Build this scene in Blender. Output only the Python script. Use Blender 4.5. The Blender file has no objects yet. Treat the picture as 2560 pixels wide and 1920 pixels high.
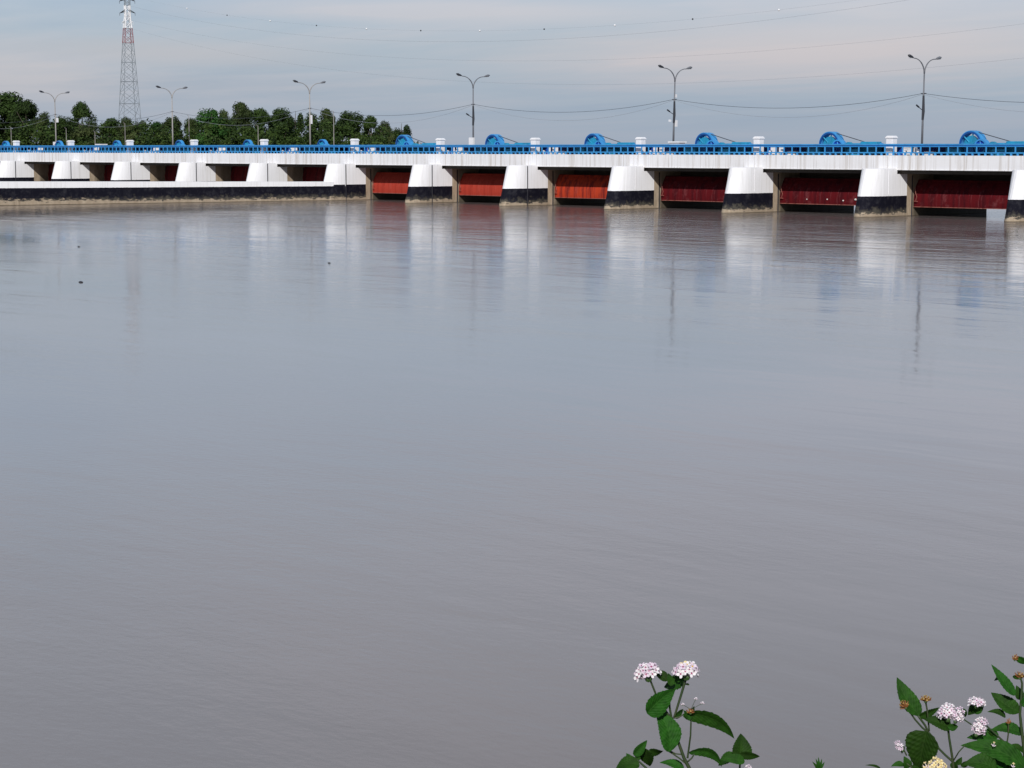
import bpy, math, random
from mathutils import Vector, Matrix
import numpy as np

# ------------------------------------------------------------------ camera, world, sun
scene = bpy.context.scene
C = scene.collection
FP = 5000.0                      # focal length in pixels of a 2560 px wide frame
YAW = math.radians(42.76); EYE = 5.5
TH = math.atan((960 - 370.5) / FP)
fh = Vector((-math.cos(YAW), math.sin(YAW), 0)); RT = Vector((math.sin(YAW), math.cos(YAW), 0)); ZZ = Vector((0, 0, 1))
FW = math.cos(TH) * fh - math.sin(TH) * ZZ; UP = math.sin(TH) * fh + math.cos(TH) * ZZ
CAM = Vector((0, 0, EYE))
cd = bpy.data.cameras.new('camera'); cam = bpy.data.objects.new('camera', cd); C.objects.link(cam)
m = Matrix((RT, UP, -FW)).transposed().to_4x4(); m.translation = CAM; cam.matrix_world = m
cd.sensor_width = 36; cd.lens = 36 * FP / 2560; cd.clip_start = 0.1; cd.clip_end = 30000
scene.camera = cam
scene.view_settings.view_transform = 'Standard'; scene.view_settings.look = 'None'
scene.view_settings.exposure = 0.0; scene.view_settings.gamma = 1.0
scene.render.resolution_x = 1024; scene.render.resolution_y = 768

SUN = Vector((0.85, -1.0, 0.83)).normalized()
sl = bpy.data.lights.new('sun', 'SUN'); sl.energy = 3.9; sl.angle = math.radians(0.6); sl.color = (1.0, 0.97, 0.93)
so = bpy.data.objects.new('sun', sl); C.objects.link(so); so.rotation_euler = SUN.to_track_quat('Z', 'Y').to_euler(); so.location = (0, 0, 60)

w = bpy.data.worlds.new('World'); scene.world = w; w.use_nodes = True
nt = w.node_tree; N = nt.nodes; L = nt.links; N.clear()
def nd(t, loc=None, **kw):
    n = N.new(t)
    for k, v in kw.items(): setattr(n, k, v)
    return n
def mth(op, a, b=None, c=None):
    n = N.new('ShaderNodeMath'); n.operation = op
    for i, x in enumerate((a, b, c)):
        if x is None: continue
        if isinstance(x, (int, float)): n.inputs[i].default_value = x
        else: L.new(x, n.inputs[i])
    return n.outputs[0]
def ramp(fac, stops):
    n = N.new('ShaderNodeValToRGB'); r = n.color_ramp
    while len(r.elements) < len(stops): r.elements.new(0.5)
    for e, (p, c) in zip(r.elements, stops):
        e.position = p; e.color = (*c, 1) if len(c) == 3 else c
    L.new(fac, n.inputs[0]); return n.outputs[0]
def mixc(f, a, b, mode='MIX'):
    n = N.new('ShaderNodeMix'); n.data_type = 'RGBA'; n.blend_type = mode
    for i, x in ((0, f), (6, a), (7, b)):
        if isinstance(x, (int, float)): n.inputs[i].default_value = x
        elif isinstance(x, tuple): n.inputs[i].default_value = (*x, 1)
        else: L.new(x, n.inputs[i])
    return n.outputs[2]
sky = nd('ShaderNodeTexSky', sky_type='NISHITA'); sky.sun_disc = False
sky.sun_elevation = math.asin(SUN.z); sky.sun_rotation = math.atan2(SUN.x, SUN.y); sky.dust_density = 2.0
tc = nd('ShaderNodeTexCoord'); sp = nd('ShaderNodeSeparateXYZ'); L.new(tc.outputs['Generated'], sp.inputs[0])
zc = mth('MAXIMUM', sp.outputs[2], 0.0)
den = mth('ADD', zc, 0.045)
cx = mth('DIVIDE', sp.outputs[0], den); cy = mth('DIVIDE', sp.outputs[1], den)
cb = nd('ShaderNodeCombineXYZ'); L.new(cx, cb.inputs[0]); L.new(cy, cb.inputs[1])
def noise(vec, scale, detail, rough=0.55, dist=0.0):
    n = N.new('ShaderNodeTexNoise'); n.inputs['Scale'].default_value = scale; n.inputs['Detail'].default_value = detail
    n.inputs['Roughness'].default_value = rough; n.inputs['Distortion'].default_value = dist
    if vec is not None: L.new(vec, n.inputs['Vector'])
    return n.outputs[0]
mp = nd('ShaderNodeMapping'); L.new(cb.outputs[0], mp.inputs[0]); mp.inputs['Rotation'].default_value = (0, 0, math.radians(28)); mp.inputs['Scale'].default_value = (0.55, 1.0, 1); mp.inputs['Location'].default_value = (3.1, 1.2, 0)
n1 = noise(mp.outputs[0], 0.42, 8, 0.52, 0.35)
n2 = noise(mp.outputs[0], 0.17, 4, 0.5, 0.2)
n3 = noise(mp.outputs[0], 1.9, 6, 0.6, 0.5)
cl = ramp(mth('ADD', mth('ADD', mth('MULTIPLY', n1, 0.55), mth('MULTIPLY', n2, 0.35)), mth('MULTIPLY', n3, 0.10)),
          [(0.38, (0.330, 0.420, 0.530)), (0.46, (0.40, 0.47, 0.555)), (0.54, (0.49, 0.51, 0.57)), (0.62, (0.57, 0.55, 0.58))])
# the low sky is a plain blue-grey bank of cloud, more broken above it, heavier and duller high up
bank = ramp(zc, [(0.0, (1, 1, 1)), (0.012, (0.9, 0.9, 0.9)), (0.030, (0.4, 0.4, 0.4)), (0.05, (0, 0, 0))])
fv = nd('ShaderNodeVectorMath', operation='DOT_PRODUCT'); L.new(tc.outputs['Generated'], fv.inputs[0]); fv.inputs[1].default_value = fh
rv = nd('ShaderNodeVectorMath', operation='DOT_PRODUCT'); L.new(tc.outputs['Generated'], rv.inputs[0]); rv.inputs[1].default_value = RT
fpos = mth('MAXIMUM', fv.outputs['Value'], 0.05); az = mth('DIVIDE', rv.outputs['Value'], fpos); el = mth('DIVIDE', zc, fpos)
def cloud(a0, e0, ra, re, slope=0.0):
    # one broad cloud standing at a fixed place in the sky, its edge broken by noise
    da = mth('DIVIDE', mth('SUBTRACT', az, a0), ra); de = mth('DIVIDE', mth('SUBTRACT', mth('SUBTRACT', el, e0), mth('MULTIPLY', mth('SUBTRACT', az, a0), slope)), re)
    d2 = mth('SQRT', mth('ADD', mth('MULTIPLY', da, da), mth('MULTIPLY', de, de)))
    d3 = mth('ADD', d2, mth('ADD', mth('MULTIPLY', mth('SUBTRACT', n1, 0.5), 2.2), mth('MULTIPLY', mth('SUBTRACT', n3, 0.5), 1.0)))
    return ramp(d3, [(0.25, (1, 1, 1)), (1.0, (0, 0, 0))])
cl = mixc(mth('MULTIPLY', cloud(0.16, 0.046, 0.17, 0.020, 0.03), 0.95), cl, (0.60, 0.555, 0.58))
cl = mixc(mth('MULTIPLY', cloud(-0.02, 0.067, 0.13, 0.008, -0.01), 0.8), cl, (0.54, 0.53, 0.57))
cl = mixc(mth('MULTIPLY', cloud(-0.17, 0.047, 0.09, 0.008, -0.03), 0.6), cl, (0.49, 0.49, 0.53))
cl = mixc(mth('MULTIPLY', cloud(-0.16, 0.030, 0.14, 0.009, 0.0), 0.55), cl, (0.315, 0.395, 0.50))
lo = mixc(mth('MULTIPLY', bank, 0.75), cl, (0.345, 0.410, 0.515))
hi = ramp(zc, [(0.0, (1.03, 1.03, 1.03)), (0.05, (1.06, 1.06, 1.06)), (0.13, (1.38, 1.40, 1.46)), (0.26, (1.46, 1.42, 1.42)), (1.0, (1.0, 1.0, 1.0))])
clouds = mixc(1.0, lo, hi, 'MULTIPLY')
# the cloud bank stands over the far bank; behind the viewer and overhead an unseen darker blue cuts the fill light
opn = mth('MAXIMUM', ramp(mth('MULTIPLY_ADD', fv.outputs['Value'], 0.5, 0.5), [(0.42, (1, 1, 1)), (0.68, (0, 0, 0))]), ramp(zc, [(0.42, (0, 0, 0)), (0.70, (0.8,) * 3)]))
clouds = mixc(opn, clouds, (0.13, 0.185, 0.31))
cs = nd('ShaderNodeVectorMath', operation='SCALE'); L.new(clouds, cs.inputs[0]); cs.inputs[3].default_value = 10.0
fin = mixc(0.88, sky.outputs[0], cs.outputs[0])
bg = nd('ShaderNodeBackground'); L.new(fin, bg.inputs[0]); bg.inputs[1].default_value = 0.1
wo = nd('ShaderNodeOutputWorld'); L.new(bg.outputs[0], wo.inputs[0])

# ------------------------------------------------------------------ helpers
rnd = random.Random(7)
def ray(x, y): return FW + RT * ((x - 1280) / FP) + UP * ((960 - y) / FP)
def onp(x, y, ax, v):
    d = ray(x, y); return CAM + d * ((v - CAM[ax]) / d[ax])
def at(x, y, D):                 # point on the sight line at horizontal forward distance D
    d = ray(x, y); return CAM + d * (D / d.dot(fh))
def gx(xc, D, z=0.0): return RT * xc + fh * D + ZZ * z

def tag(o, label=None, cat=None, group=None, kind=None):
    if label: o['label'] = label
    if cat: o['category'] = cat
    if group: o['group'] = group
    if kind: o['kind'] = kind
    return o
def thing(name, loc, label, cat, group=None):
    o = bpy.data.objects.new(name, None); o.empty_display_size = 0.3; C.objects.link(o); o.location = loc
    return tag(o, label, cat, group)

class MB:
    def __init__(s): s.v = []; s.f = []; s.mi = []; s.cur = 0; s.uv = None
    def add(s, vs, fs):
        b = len(s.v); s.v += [tuple(v) for v in vs]
        for f in fs: s.f.append(tuple(b + i for i in f)); s.mi.append(s.cur)
    def box(s, x0, x1, y0, y1, z0, z1):
        s.add([(x0, y0, z0), (x1, y0, z0), (x1, y1, z0), (x0, y1, z0), (x0, y0, z1), (x1, y0, z1), (x1, y1, z1), (x0, y1, z1)],
              [(0, 3, 2, 1), (4, 5, 6, 7), (0, 1, 5, 4), (1, 2, 6, 5), (2, 3, 7, 6), (3, 0, 4, 7)])
    def frus(s, cx, cy, z0, z1, a0, b0, a1, b1):
        s.add([(cx - a0, cy - b0, z0), (cx + a0, cy - b0, z0), (cx + a0, cy + b0, z0), (cx - a0, cy + b0, z0),
               (cx - a1, cy - b1, z1), (cx + a1, cy - b1, z1), (cx + a1, cy + b1, z1), (cx - a1, cy + b1, z1)],
              [(0, 3, 2, 1), (4, 5, 6, 7), (0, 1, 5, 4), (1, 2, 6, 5), (2, 3, 7, 6), (3, 0, 4, 7)])
    def tube(s, pts, r, n=8, cap=True):
        pts = [Vector(p) for p in pts]; rs = r if isinstance(r, (list, tuple)) else [r] * len(pts)
        t0 = (pts[1] - pts[0]).normalized(); a = Vector((0, 0, 1)) if abs(t0.z) < 0.9 else Vector((1, 0, 0))
        u = t0.cross(a).normalized(); b = len(s.v)
        for i, p in enumerate(pts):
            t = (pts[min(i + 1, len(pts) - 1)] - pts[max(i - 1, 0)]).normalized()
            u = (u - t * u.dot(t)).normalized(); v = t.cross(u)
            for k in range(n):
                q = 2 * math.pi * k / n; s.v.append(tuple(p + (u * math.cos(q) + v * math.sin(q)) * rs[i]))
        for i in range(len(pts) - 1):
            for k in range(n):
                k2 = (k + 1) % n; s.f.append((b + i * n + k, b + i * n + k2, b + (i + 1) * n + k2, b + (i + 1) * n + k)); s.mi.append(s.cur)
        if cap:
            s.f.append(tuple(b + k for k in reversed(range(n)))); s.mi.append(s.cur)
            e = b + (len(pts) - 1) * n; s.f.append(tuple(e + k for k in range(n))); s.mi.append(s.cur)
    def ring(s, c, r0, r1, y0, y1, n=32):   # annulus around the Y axis, from y0 to y1
        cx, cy, cz = c; b = len(s.v)
        for k in range(n):
            q = 2 * math.pi * k / n; co, si = math.cos(q), math.sin(q)
            for (r, y) in ((r1, y0), (r1, y1), (r0, y1), (r0, y0)):
                s.v.append((cx + r * co, cy + y, cz + r * si))
        for k in range(n):
            a = b + 4 * k; c2 = b + 4 * ((k + 1) % n)
            for j in range(4):
                j2 = (j + 1) % 4; s.f.append((a + j, c2 + j, c2 + j2, a + j2)); s.mi.append(s.cur)
    def ball(s, c, r, sx=1, sz=1, n=10):
        c = Vector(c); b = len(s.v); m_ = n // 2
        s.v.append(tuple(c + Vector((0, 0, r * sz))))
        for i in range(1, m_):
            ph = math.pi * i / m_
            for k in range(n):
                q = 2 * math.pi * k / n
                s.v.append(tuple(c + Vector((math.sin(ph) * math.cos(q) * r * sx, math.sin(ph) * math.sin(q) * r * sx, math.cos(ph) * r * sz))))
        s.v.append(tuple(c - Vector((0, 0, r * sz)))); e = len(s.v) - 1
        for k in range(n):
            k2 = (k + 1) % n
            s.f.append((b, b + 1 + k, b + 1 + k2)); s.mi.append(s.cur)
            for i in range(m_ - 2):
                a = b + 1 + i * n; s.f.append((a + k, a + n + k, a + n + k2, a + k2)); s.mi.append(s.cur)
            a = b + 1 + (m_ - 2) * n; s.f.append((a + k, e, a + k2)); s.mi.append(s.cur)
    def build(s, name, mats, parent=None, smooth=False, local=None, bevel=0):
        me = bpy.data.meshes.new(name)
        vs = s.v
        if local is not None: vs = [(v[0] - local[0], v[1] - local[1], v[2] - local[2]) for v in vs]
        me.from_pydata(vs, [], s.f)
        if not isinstance(mats, (list, tuple)): mats = [mats]
        for q in mats: me.materials.append(q)
        me.polygons.foreach_set('material_index', s.mi)
        if smooth: me.polygons.foreach_set('use_smooth', [True] * len(s.f))
        if s.uv:
            ul = me.uv_layers.new(name='UVMap')
            for lp in me.loops: ul.data[lp.index].uv = s.uv[lp.vertex_index]
        me.update()
        o = bpy.data.objects.new(name, me); C.objects.link(o)
        if parent is not None: o.parent = parent
        elif local is not None: o.location = local
        if bevel:
            bm_ = o.modifiers.new('bevel', 'BEVEL'); bm_.width = bevel; bm_.segments = 2; bm_.limit_method = 'ANGLE'; bm_.angle_limit = 0.7
        return o
def copy_tree(o, parent=None):
    c = o.copy(); C.objects.link(c)
    if parent is not None: c.parent = parent
    for ch in [q for q in o.children]: copy_tree(ch, c)
    return c

# ------------------------------------------------------------------ materials
def mat(name):
    global N, L, nt
    mm = bpy.data.materials.new(name); mm.use_nodes = True; nt = mm.node_tree; N = nt.nodes; L = nt.links; N.clear()
    o = N.new('ShaderNodeOutputMaterial'); b = N.new('ShaderNodeBsdfPrincipled'); L.new(b.outputs[0], o.inputs[0])
    return mm, b
def setc(b, col, rough=0.6, metal=0.0):
    if isinstance(col, tuple): b.inputs['Base Color'].default_value = (*col, 1)
    else: L.new(col, b.inputs['Base Color'])
    b.inputs['Roughness'].default_value = rough; b.inputs['Metallic'].default_value = metal
def pos(scale=(1, 1, 1), obj=False):
    if obj: v = N.new('ShaderNodeTexCoord').outputs['Object']
    else: v = N.new('ShaderNodeNewGeometry').outputs['Position']
    mp_ = N.new('ShaderNodeMapping'); mp_.inputs['Scale'].default_value = scale; L.new(v, mp_.inputs[0]); return mp_.outputs[0]
def bump(b, h, strength=0.3, dist=0.02):
    n = N.new('ShaderNodeBump'); n.inputs['Strength'].default_value = strength; n.inputs['Distance'].default_value = dist
    L.new(h, n.inputs['Height']); L.new(n.outputs[0], b.inputs['Normal'])
def paint(name, col, wear, rough=0.45, amount=0.5, sc=3.0, obj=False):
    mm, b = mat(name)
    n = noise(pos((1, 1, 0.5), obj), sc, 6, 0.65)
    c = mixc(ramp(n, [(0.45, (0, 0, 0)), (0.75, (amount,) * 3)]), col, wear)
    n_ = noise(pos((1, 1, 1), obj), sc * 5, 3)
    c = mixc(mth('MULTIPLY', n_, 0.25), c, tuple(x * 0.7 for x in col))
    setc(b, c, rough); return mm

def sepz(v):
    s_ = N.new('ShaderNodeSeparateXYZ'); L.new(v, s_.inputs[0]); return s_.outputs
# white / black / bare concrete scheme of piers and dividing wall
CONC = (0.46, 0.375, 0.275); BLK = (0.004, 0.004, 0.010); WHT = (0.80, 0.80, 0.815)
def scheme(name, white_lo, white_slope, conc_z, yend):
    mm, b = mat(name)
    P = pos(); X, Y, Z = sepz(P)
    wob = noise(pos((0.8, 0.8, 0.2)), 3.0, 4)
    wlo = mth('ADD', mth('MULTIPLY', mth('SUBTRACT', 132.0, Y), white_slope), white_lo)
    fine = mth('MULTIPLY', mth('SUBTRACT', noise(P, 5.0, 3), 0.5), 0.05)
    zz = mth('ADD', Z, fine)
    # streaks
    st = noise(pos((3.2, 3.2, 0.12)), 2.0, 5, 0.6)
    st2 = noise(pos((9, 9, 0.25)), 1.3, 3, 0.6)
    white = mixc(ramp(st, [(0.5, (0, 0, 0)), (0.78, (0.42,) * 3)]), WHT, (0.50, 0.48, 0.44))
    white = mixc(ramp(st2, [(0.62, (0, 0, 0)), (0.8, (0.25,) * 3)]), white, (0.42, 0.40, 0.38))
    bn = noise(P, 1.7, 6, 0.7)
    black = mixc(ramp(bn, [(0.5, (0, 0, 0)), (0.75, (0.6,) * 3)]), BLK, (0.05, 0.05, 0.058))
    low = ramp(mth('ADD', mth('MULTIPLY', Z, 0.5), mth('MULTIPLY', mth('SUBTRACT', bn, 0.5), 1.1)), [(0.18, (0.8,) * 3), (0.36, (0, 0, 0))])
    black = mixc(low, black, (0.085, 0.078, 0.062))
    cn = noise(pos((1, 1, 0.45)), 2.2, 8, 0.7)
    conc = mixc(ramp(cn, [(0.35, (0, 0, 0)), (0.7, (1, 1, 1))]), (0.27, 0.21, 0.145), CONC)
    conc = mixc(ramp(st2, [(0.45, (0, 0, 0)), (0.75, (0.5,) * 3)]), conc, (0.44, 0.38, 0.30))
    wet = ramp(mth('ADD', Z, mth('MULTIPLY', wob, 0.06)), [(0.05, (1, 1, 1)), (0.11, (0, 0, 0))])
    k1 = mth('GREATER_THAN', zz, wlo)
    col = mixc(k1, black, white)
    patchy = noise(pos((0.5, 0.5, 1.6)), 3.2, 7, 0.75)
    edge = mth('ADD', conc_z, mth('MULTIPLY', mth('SUBTRACT', patchy, 0.5), conc_z * 5.0))
    if white_slope: edge = mth('MULTIPLY', edge, ramp(mth('DIVIDE', mth('SUBTRACT', 132.0, Y), 60.0), [(0.2, (0.8,) * 3), (0.36, (0.9,) * 3), (0.5, (1.25,) * 3)]))
    k2 = mth('LESS_THAN', Z, edge)
    col = mixc(mth('MULTIPLY', k2, 0.92), col, conc)
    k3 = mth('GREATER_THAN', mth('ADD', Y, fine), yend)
    bay_shade = ramp(mth('MULTIPLY', mth('SUBTRACT', mth('ADD', Y, mth('MULTIPLY', wob, 0.8)), yend + 1.0), 0.8), [(0.0, (0, 0, 0)), (0.4, (0.85,) * 3)])  # shade inside the bays painted into the concrete, with a noisy edge
    if not white_slope: conc = mixc(mth('MULTIPLY', bay_shade, ramp(mth('DIVIDE', Z, 4.0), [(0.25, (1, 1, 1)), (0.5, (0.5,) * 3)])), conc, (0.03, 0.028, 0.02))
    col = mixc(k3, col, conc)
    col = mixc(mth('MULTIPLY', wet, 0.75), col, (0.035, 0.025, 0.015))
    setc(b, col, 0.8); b.inputs['Specular IOR Level'].default_value = 0.15; bump(b, cn, 0.35, 0.03)
    return mm
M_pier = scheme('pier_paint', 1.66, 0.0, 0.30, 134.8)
M_wall = scheme('wall_paint', 1.50, 0.0046, 0.36, 400.0)

def white_paint(name, streak=0.6, sc=1.0, obj=False):
    mm, b = mat(name)
    s1 = noise(pos((2.6 * sc, 2.6 * sc, 0.06), obj), 1.0, 6, 0.7)
    s2 = noise(pos((9 * sc, 9 * sc, 0.15), obj), 1.0, 4, 0.6)
    s3 = noise(pos((0.35, 0.35, 0.35), obj), 1.0, 4, 0.6)
    c = mixc(ramp(s1, [(0.50, (0, 0, 0)), (0.68, (streak,) * 3)]), (0.77, 0.77, 0.785), (0.50, 0.46, 0.42))
    c = mixc(ramp(s2, [(0.60, (0, 0, 0)), (0.72, (streak * 1.1,) * 3)]), c, (0.33, 0.29, 0.26))
    c = mixc(ramp(s3, [(0.4, (0, 0, 0)), (0.7, (0.25,) * 3)]), c, (0.68, 0.66, 0.65))
    setc(b, c, 0.7); bump(b, s2, 0.15, 0.02); return mm
M_fascia = white_paint('streaked_white_paint', 0.95)
M_post = white_paint('white_post_paint', 0.25, 0.6)
M_blue = paint('blue_paint', (0.022, 0.225, 0.58), (0.012, 0.10, 0.30), 0.4, 0.5, 2.0)
M_bluel = paint('light_blue_paint', (0.045, 0.30, 0.64), (0.03, 0.13, 0.30), 0.5, 0.7, 1.6)
M_blued = paint('dark_blue_paint', (0.010, 0.070, 0.42), (0.02, 0.03, 0.10), 0.5, 0.5, 1.2)
M_ringb = paint('gear_blue', (0.006, 0.07, 0.27), (0.01, 0.04, 0.14), 0.5, 0.4, 2.0)
M_teal = paint('teal_paint', (0.015, 0.28, 0.46), (0.03, 0.11, 0.17), 0.5, 0.75, 1.6)
M_rope = paint('rope_steel', (0.05, 0.05, 0.06), (0.10, 0.08, 0.06), 0.6)
M_steel = paint('galvanised_steel', (0.16, 0.17, 0.19), (0.08, 0.07, 0.07), 0.5, 0.6, 3.0)
M_dark = paint('dark_fitting', (0.03, 0.032, 0.04), (0.06, 0.06, 0.06), 0.5)
M_lampglass = paint('lamp_lens', (0.45, 0.47, 0.5), (0.3, 0.3, 0.3), 0.3)
M_conc = paint('concrete', (0.30, 0.26, 0.20), (0.18, 0.15, 0.11), 0.85, 0.8, 1.2)
M_shadeconc = paint('shade_dark_concrete', (0.06, 0.05, 0.04), (0.03, 0.026, 0.02), 0.9, 0.8, 1.2)  # concrete darkened to stand in for the shade under the deck
M_asph = paint('asphalt', (0.05, 0.05, 0.052), (0.08, 0.075, 0.07), 0.9, 0.6, 1.0)
def gate_mat(name, base, pale, dark, patch):
    mm, b = mat(name)
    s1 = noise(pos((1.4, 1.4, 0.18), True), 1.6, 6, 0.65)
    s2 = noise(pos((1, 1, 1), True), 0.9, 6, 0.7)
    s3 = noise(pos((5, 5, 0.5), True), 1.2, 4, 0.6)
    c = mixc(ramp(s1, [(0.46, (0, 0, 0)), (0.6, (patch,) * 3)]), base, dark)
    c = mixc(ramp(s3, [(0.58, (0, 0, 0)), (0.75, (0.55,) * 3)]), c, pale)
    c = mixc(ramp(s2, [(0.55, (0, 0, 0)), (0.7, (patch * 0.6,) * 3)]), c, pale)
    setc(b, c, 0.75); b.inputs['Specular IOR Level'].default_value = 0.08; bump(b, s3, 0.2, 0.02); return mm
M_gred = gate_mat('gate_orange_red', (0.37, 0.045, 0.028), (0.44, 0.10, 0.075), (0.24, 0.022, 0.015), 0.5)
M_gpatch = gate_mat('gate_patched_red', (0.42, 0.045, 0.018), (0.30, 0.06, 0.05), (0.16, 0.018, 0.015), 0.95)
M_gmar = gate_mat('gate_maroon', (0.095, 0.006, 0.009), (0.20, 0.060, 0.065), (0.045, 0.005, 0.008), 0.8)
M_gold = gate_mat('gate_old_maroon', (0.14, 0.015, 0.018), (0.25, 0.07, 0.06), (0.05, 0.008, 0.012), 0.8)
M_spray = paint('pale_deposit', (0.7, 0.66, 0.62), (0.5, 0.45, 0.4), 0.8)

# water
mm, b = mat('river_water'); M_water = mm
P = pos()
swell = noise(pos((0.05, 0.05, 1)), 1.0, 3, 0.5)
def wn(sx, sy, rot, sc, det, rough=0.55):
    v = N.new('ShaderNodeNewGeometry').outputs['Position']
    q = N.new('ShaderNodeMapping'); q.vector_type = 'POINT'; q.inputs['Rotation'].default_value = (0, 0, rot); q.inputs['Scale'].default_value = (sx, sy, 1)
    L.new(v, q.inputs[0]); return noise(q.outputs[0], sc, det, rough, 0.2)
big = wn(0.35, 1.0, math.radians(0), 0.30, 3)
mid = wn(0.5, 1.0, math.radians(12), 1.1, 4)
fin_ = wn(0.7, 1.0, math.radians(-15), 5.0, 4, 0.6)
lines = wn(0.11, 0.7, -math.atan2(RT.y, RT.x), 1.0, 5, 0.6)
tiny = wn(0.6, 1.0, -math.atan2(RT.y, RT.x), 9.0, 3, 0.6)
patch = ramp(wn(0.6, 1.0, 0.3, 0.045, 3), [(0.42, (0.12,) * 3), (0.62, (1, 1, 1))])
Xw, Yw, Zw = sepz(P)
nearb = ramp(mth('DIVIDE', Yw, 200.0), [(0.36, (0, 0, 0)), (0.56, (1, 1, 1)), (0.66, (1, 1, 1))])      # stirred water close to the sluices
amp = mth('ADD', mth('MULTIPLY', patch, 0.6), mth('MULTIPLY', nearb, 0.9))
lz = ramp(mth('ADD', mth('DIVIDE', Yw, 200.0), mth('MULTIPLY', mth('SUBTRACT', swell, 0.5), 0.25)), [(0.30, (0.05,) * 3), (0.48, (0.22,) * 3), (0.60, (1, 1, 1)), (0.66, (1.0,) * 3)])
hx = mth('ADD', mth('MULTIPLY', mth('MULTIPLY', lines, lz), 0.14), mth('MULTIPLY', mth('MULTIPLY', tiny, patch), 0.0035))
hh = mth('ADD', hx, mth('ADD', mth('MULTIPLY', big, 0.030), mth('MULTIPLY', amp, mth('ADD', mth('MULTIPLY', mid, 0.020), mth('MULTIPLY', fin_, 0.0042)))))
bn_ = N.new('ShaderNodeBump'); bn_.inputs['Strength'].default_value = 1.0; bn_.inputs['Distance'].default_value = 1.0; L.new(hh, bn_.inputs['Height'])
L.new(bn_.outputs[0], b.inputs['Normal'])
silt = ramp(swell, [(0.35, (0.150, 0.129, 0.124)), (0.7, (0.192, 0.166, 0.156))])
setc(b, silt, 0.068); b.inputs['IOR'].default_value = 1.333
b.inputs['Specular IOR Level'].default_value = 0.5

# ------------------------------------------------------------------ setting: water, banks
o = MB(); S = 12000
o.add([(-S, -S, 0), (S, -S, 0), (S, S, 0), (-S, S, 0)], [(0, 1, 2, 3)])
tag(o.build('water', M_water), kind='structure')
mm, b = mat('grassy_earth'); M_bank = mm
g1 = noise(pos(), 0.6, 8, 0.7); setc(b, ramp(g1, [(0.35, (0.05, 0.04, 0.022)), (0.5, (0.045, 0.06, 0.018)), (0.7, (0.07, 0.10, 0.03))]), 0.95); bump(b, noise(pos(), 6, 5), 0.7, 0.1)
def bank(name, edge, back, top, drop, run, extra=None):
    # edge: list of (xc, D) ; back: function giving inland point ; slope down to the water in front of it
    o = MB(); n = len(edge)
    for j, (z, t) in enumerate(((-2.0, 1.5), (0.0, 1.0), (top * 0.55, 0.45), (top, 0.0))):
        for i, (a, d) in enumerate(edge):
            p0 = Vector((edge[max(i - 1, 0)])); p1 = Vector((edge[min(i + 1, n - 1)])); tg = (p1 - p0).normalized(); nrm = Vector((-tg.y, tg.x)) * drop
            q = Vector((a, d)) + nrm * run * t
            jz = rnd.uniform(-0.12, 0.12) if 0 < j < 3 else 0
            o.v.append(tuple(gx(q.x, q.y, z + jz)))
    for i, p in enumerate(edge):
        q = back(i, p); o.v.append(tuple(gx(q[0], q[1], top)))
    for j in range(4):
        for i in range(n - 1):
            o.f.append((j * n + i, j * n + i + 1, (j + 1) * n + i + 1, (j + 1) * n + i)); o.mi.append(0)
    return tag(o.build(name, M_bank, smooth=False), kind='structure')
bank('near_bank', [(-120, -30), (-60, -12), (-20, 0), (-8, 3.8), (-4, 4.7), (-1, 4.8), (0.5, 4.75), (2, 4.8), (4, 5.2), (8, 8), (14, 20), (22, 42), (40, 70), (66, 100), (76, 112), (84, 128), (120, 190), (260, 420)],
     lambda i, p: (p[0] * 1.0 + 60 if i > 9 else p[0], -80 if i <= 9 else p[1] - 40), 3.9, 1, 4.2)
bank('far_bank', [(-900, 330), (-500, 350), (-250, 372), (-120, 380), (-60, 384), (-25, 390), (-14, 400), (-6, 470), (10, 900), (40, 2500), (300, 9000)],
     lambda i, p: (-3000 if i < 9 else -2000, 500 + i * 900), 2.2, -1, 6.0)

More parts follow.
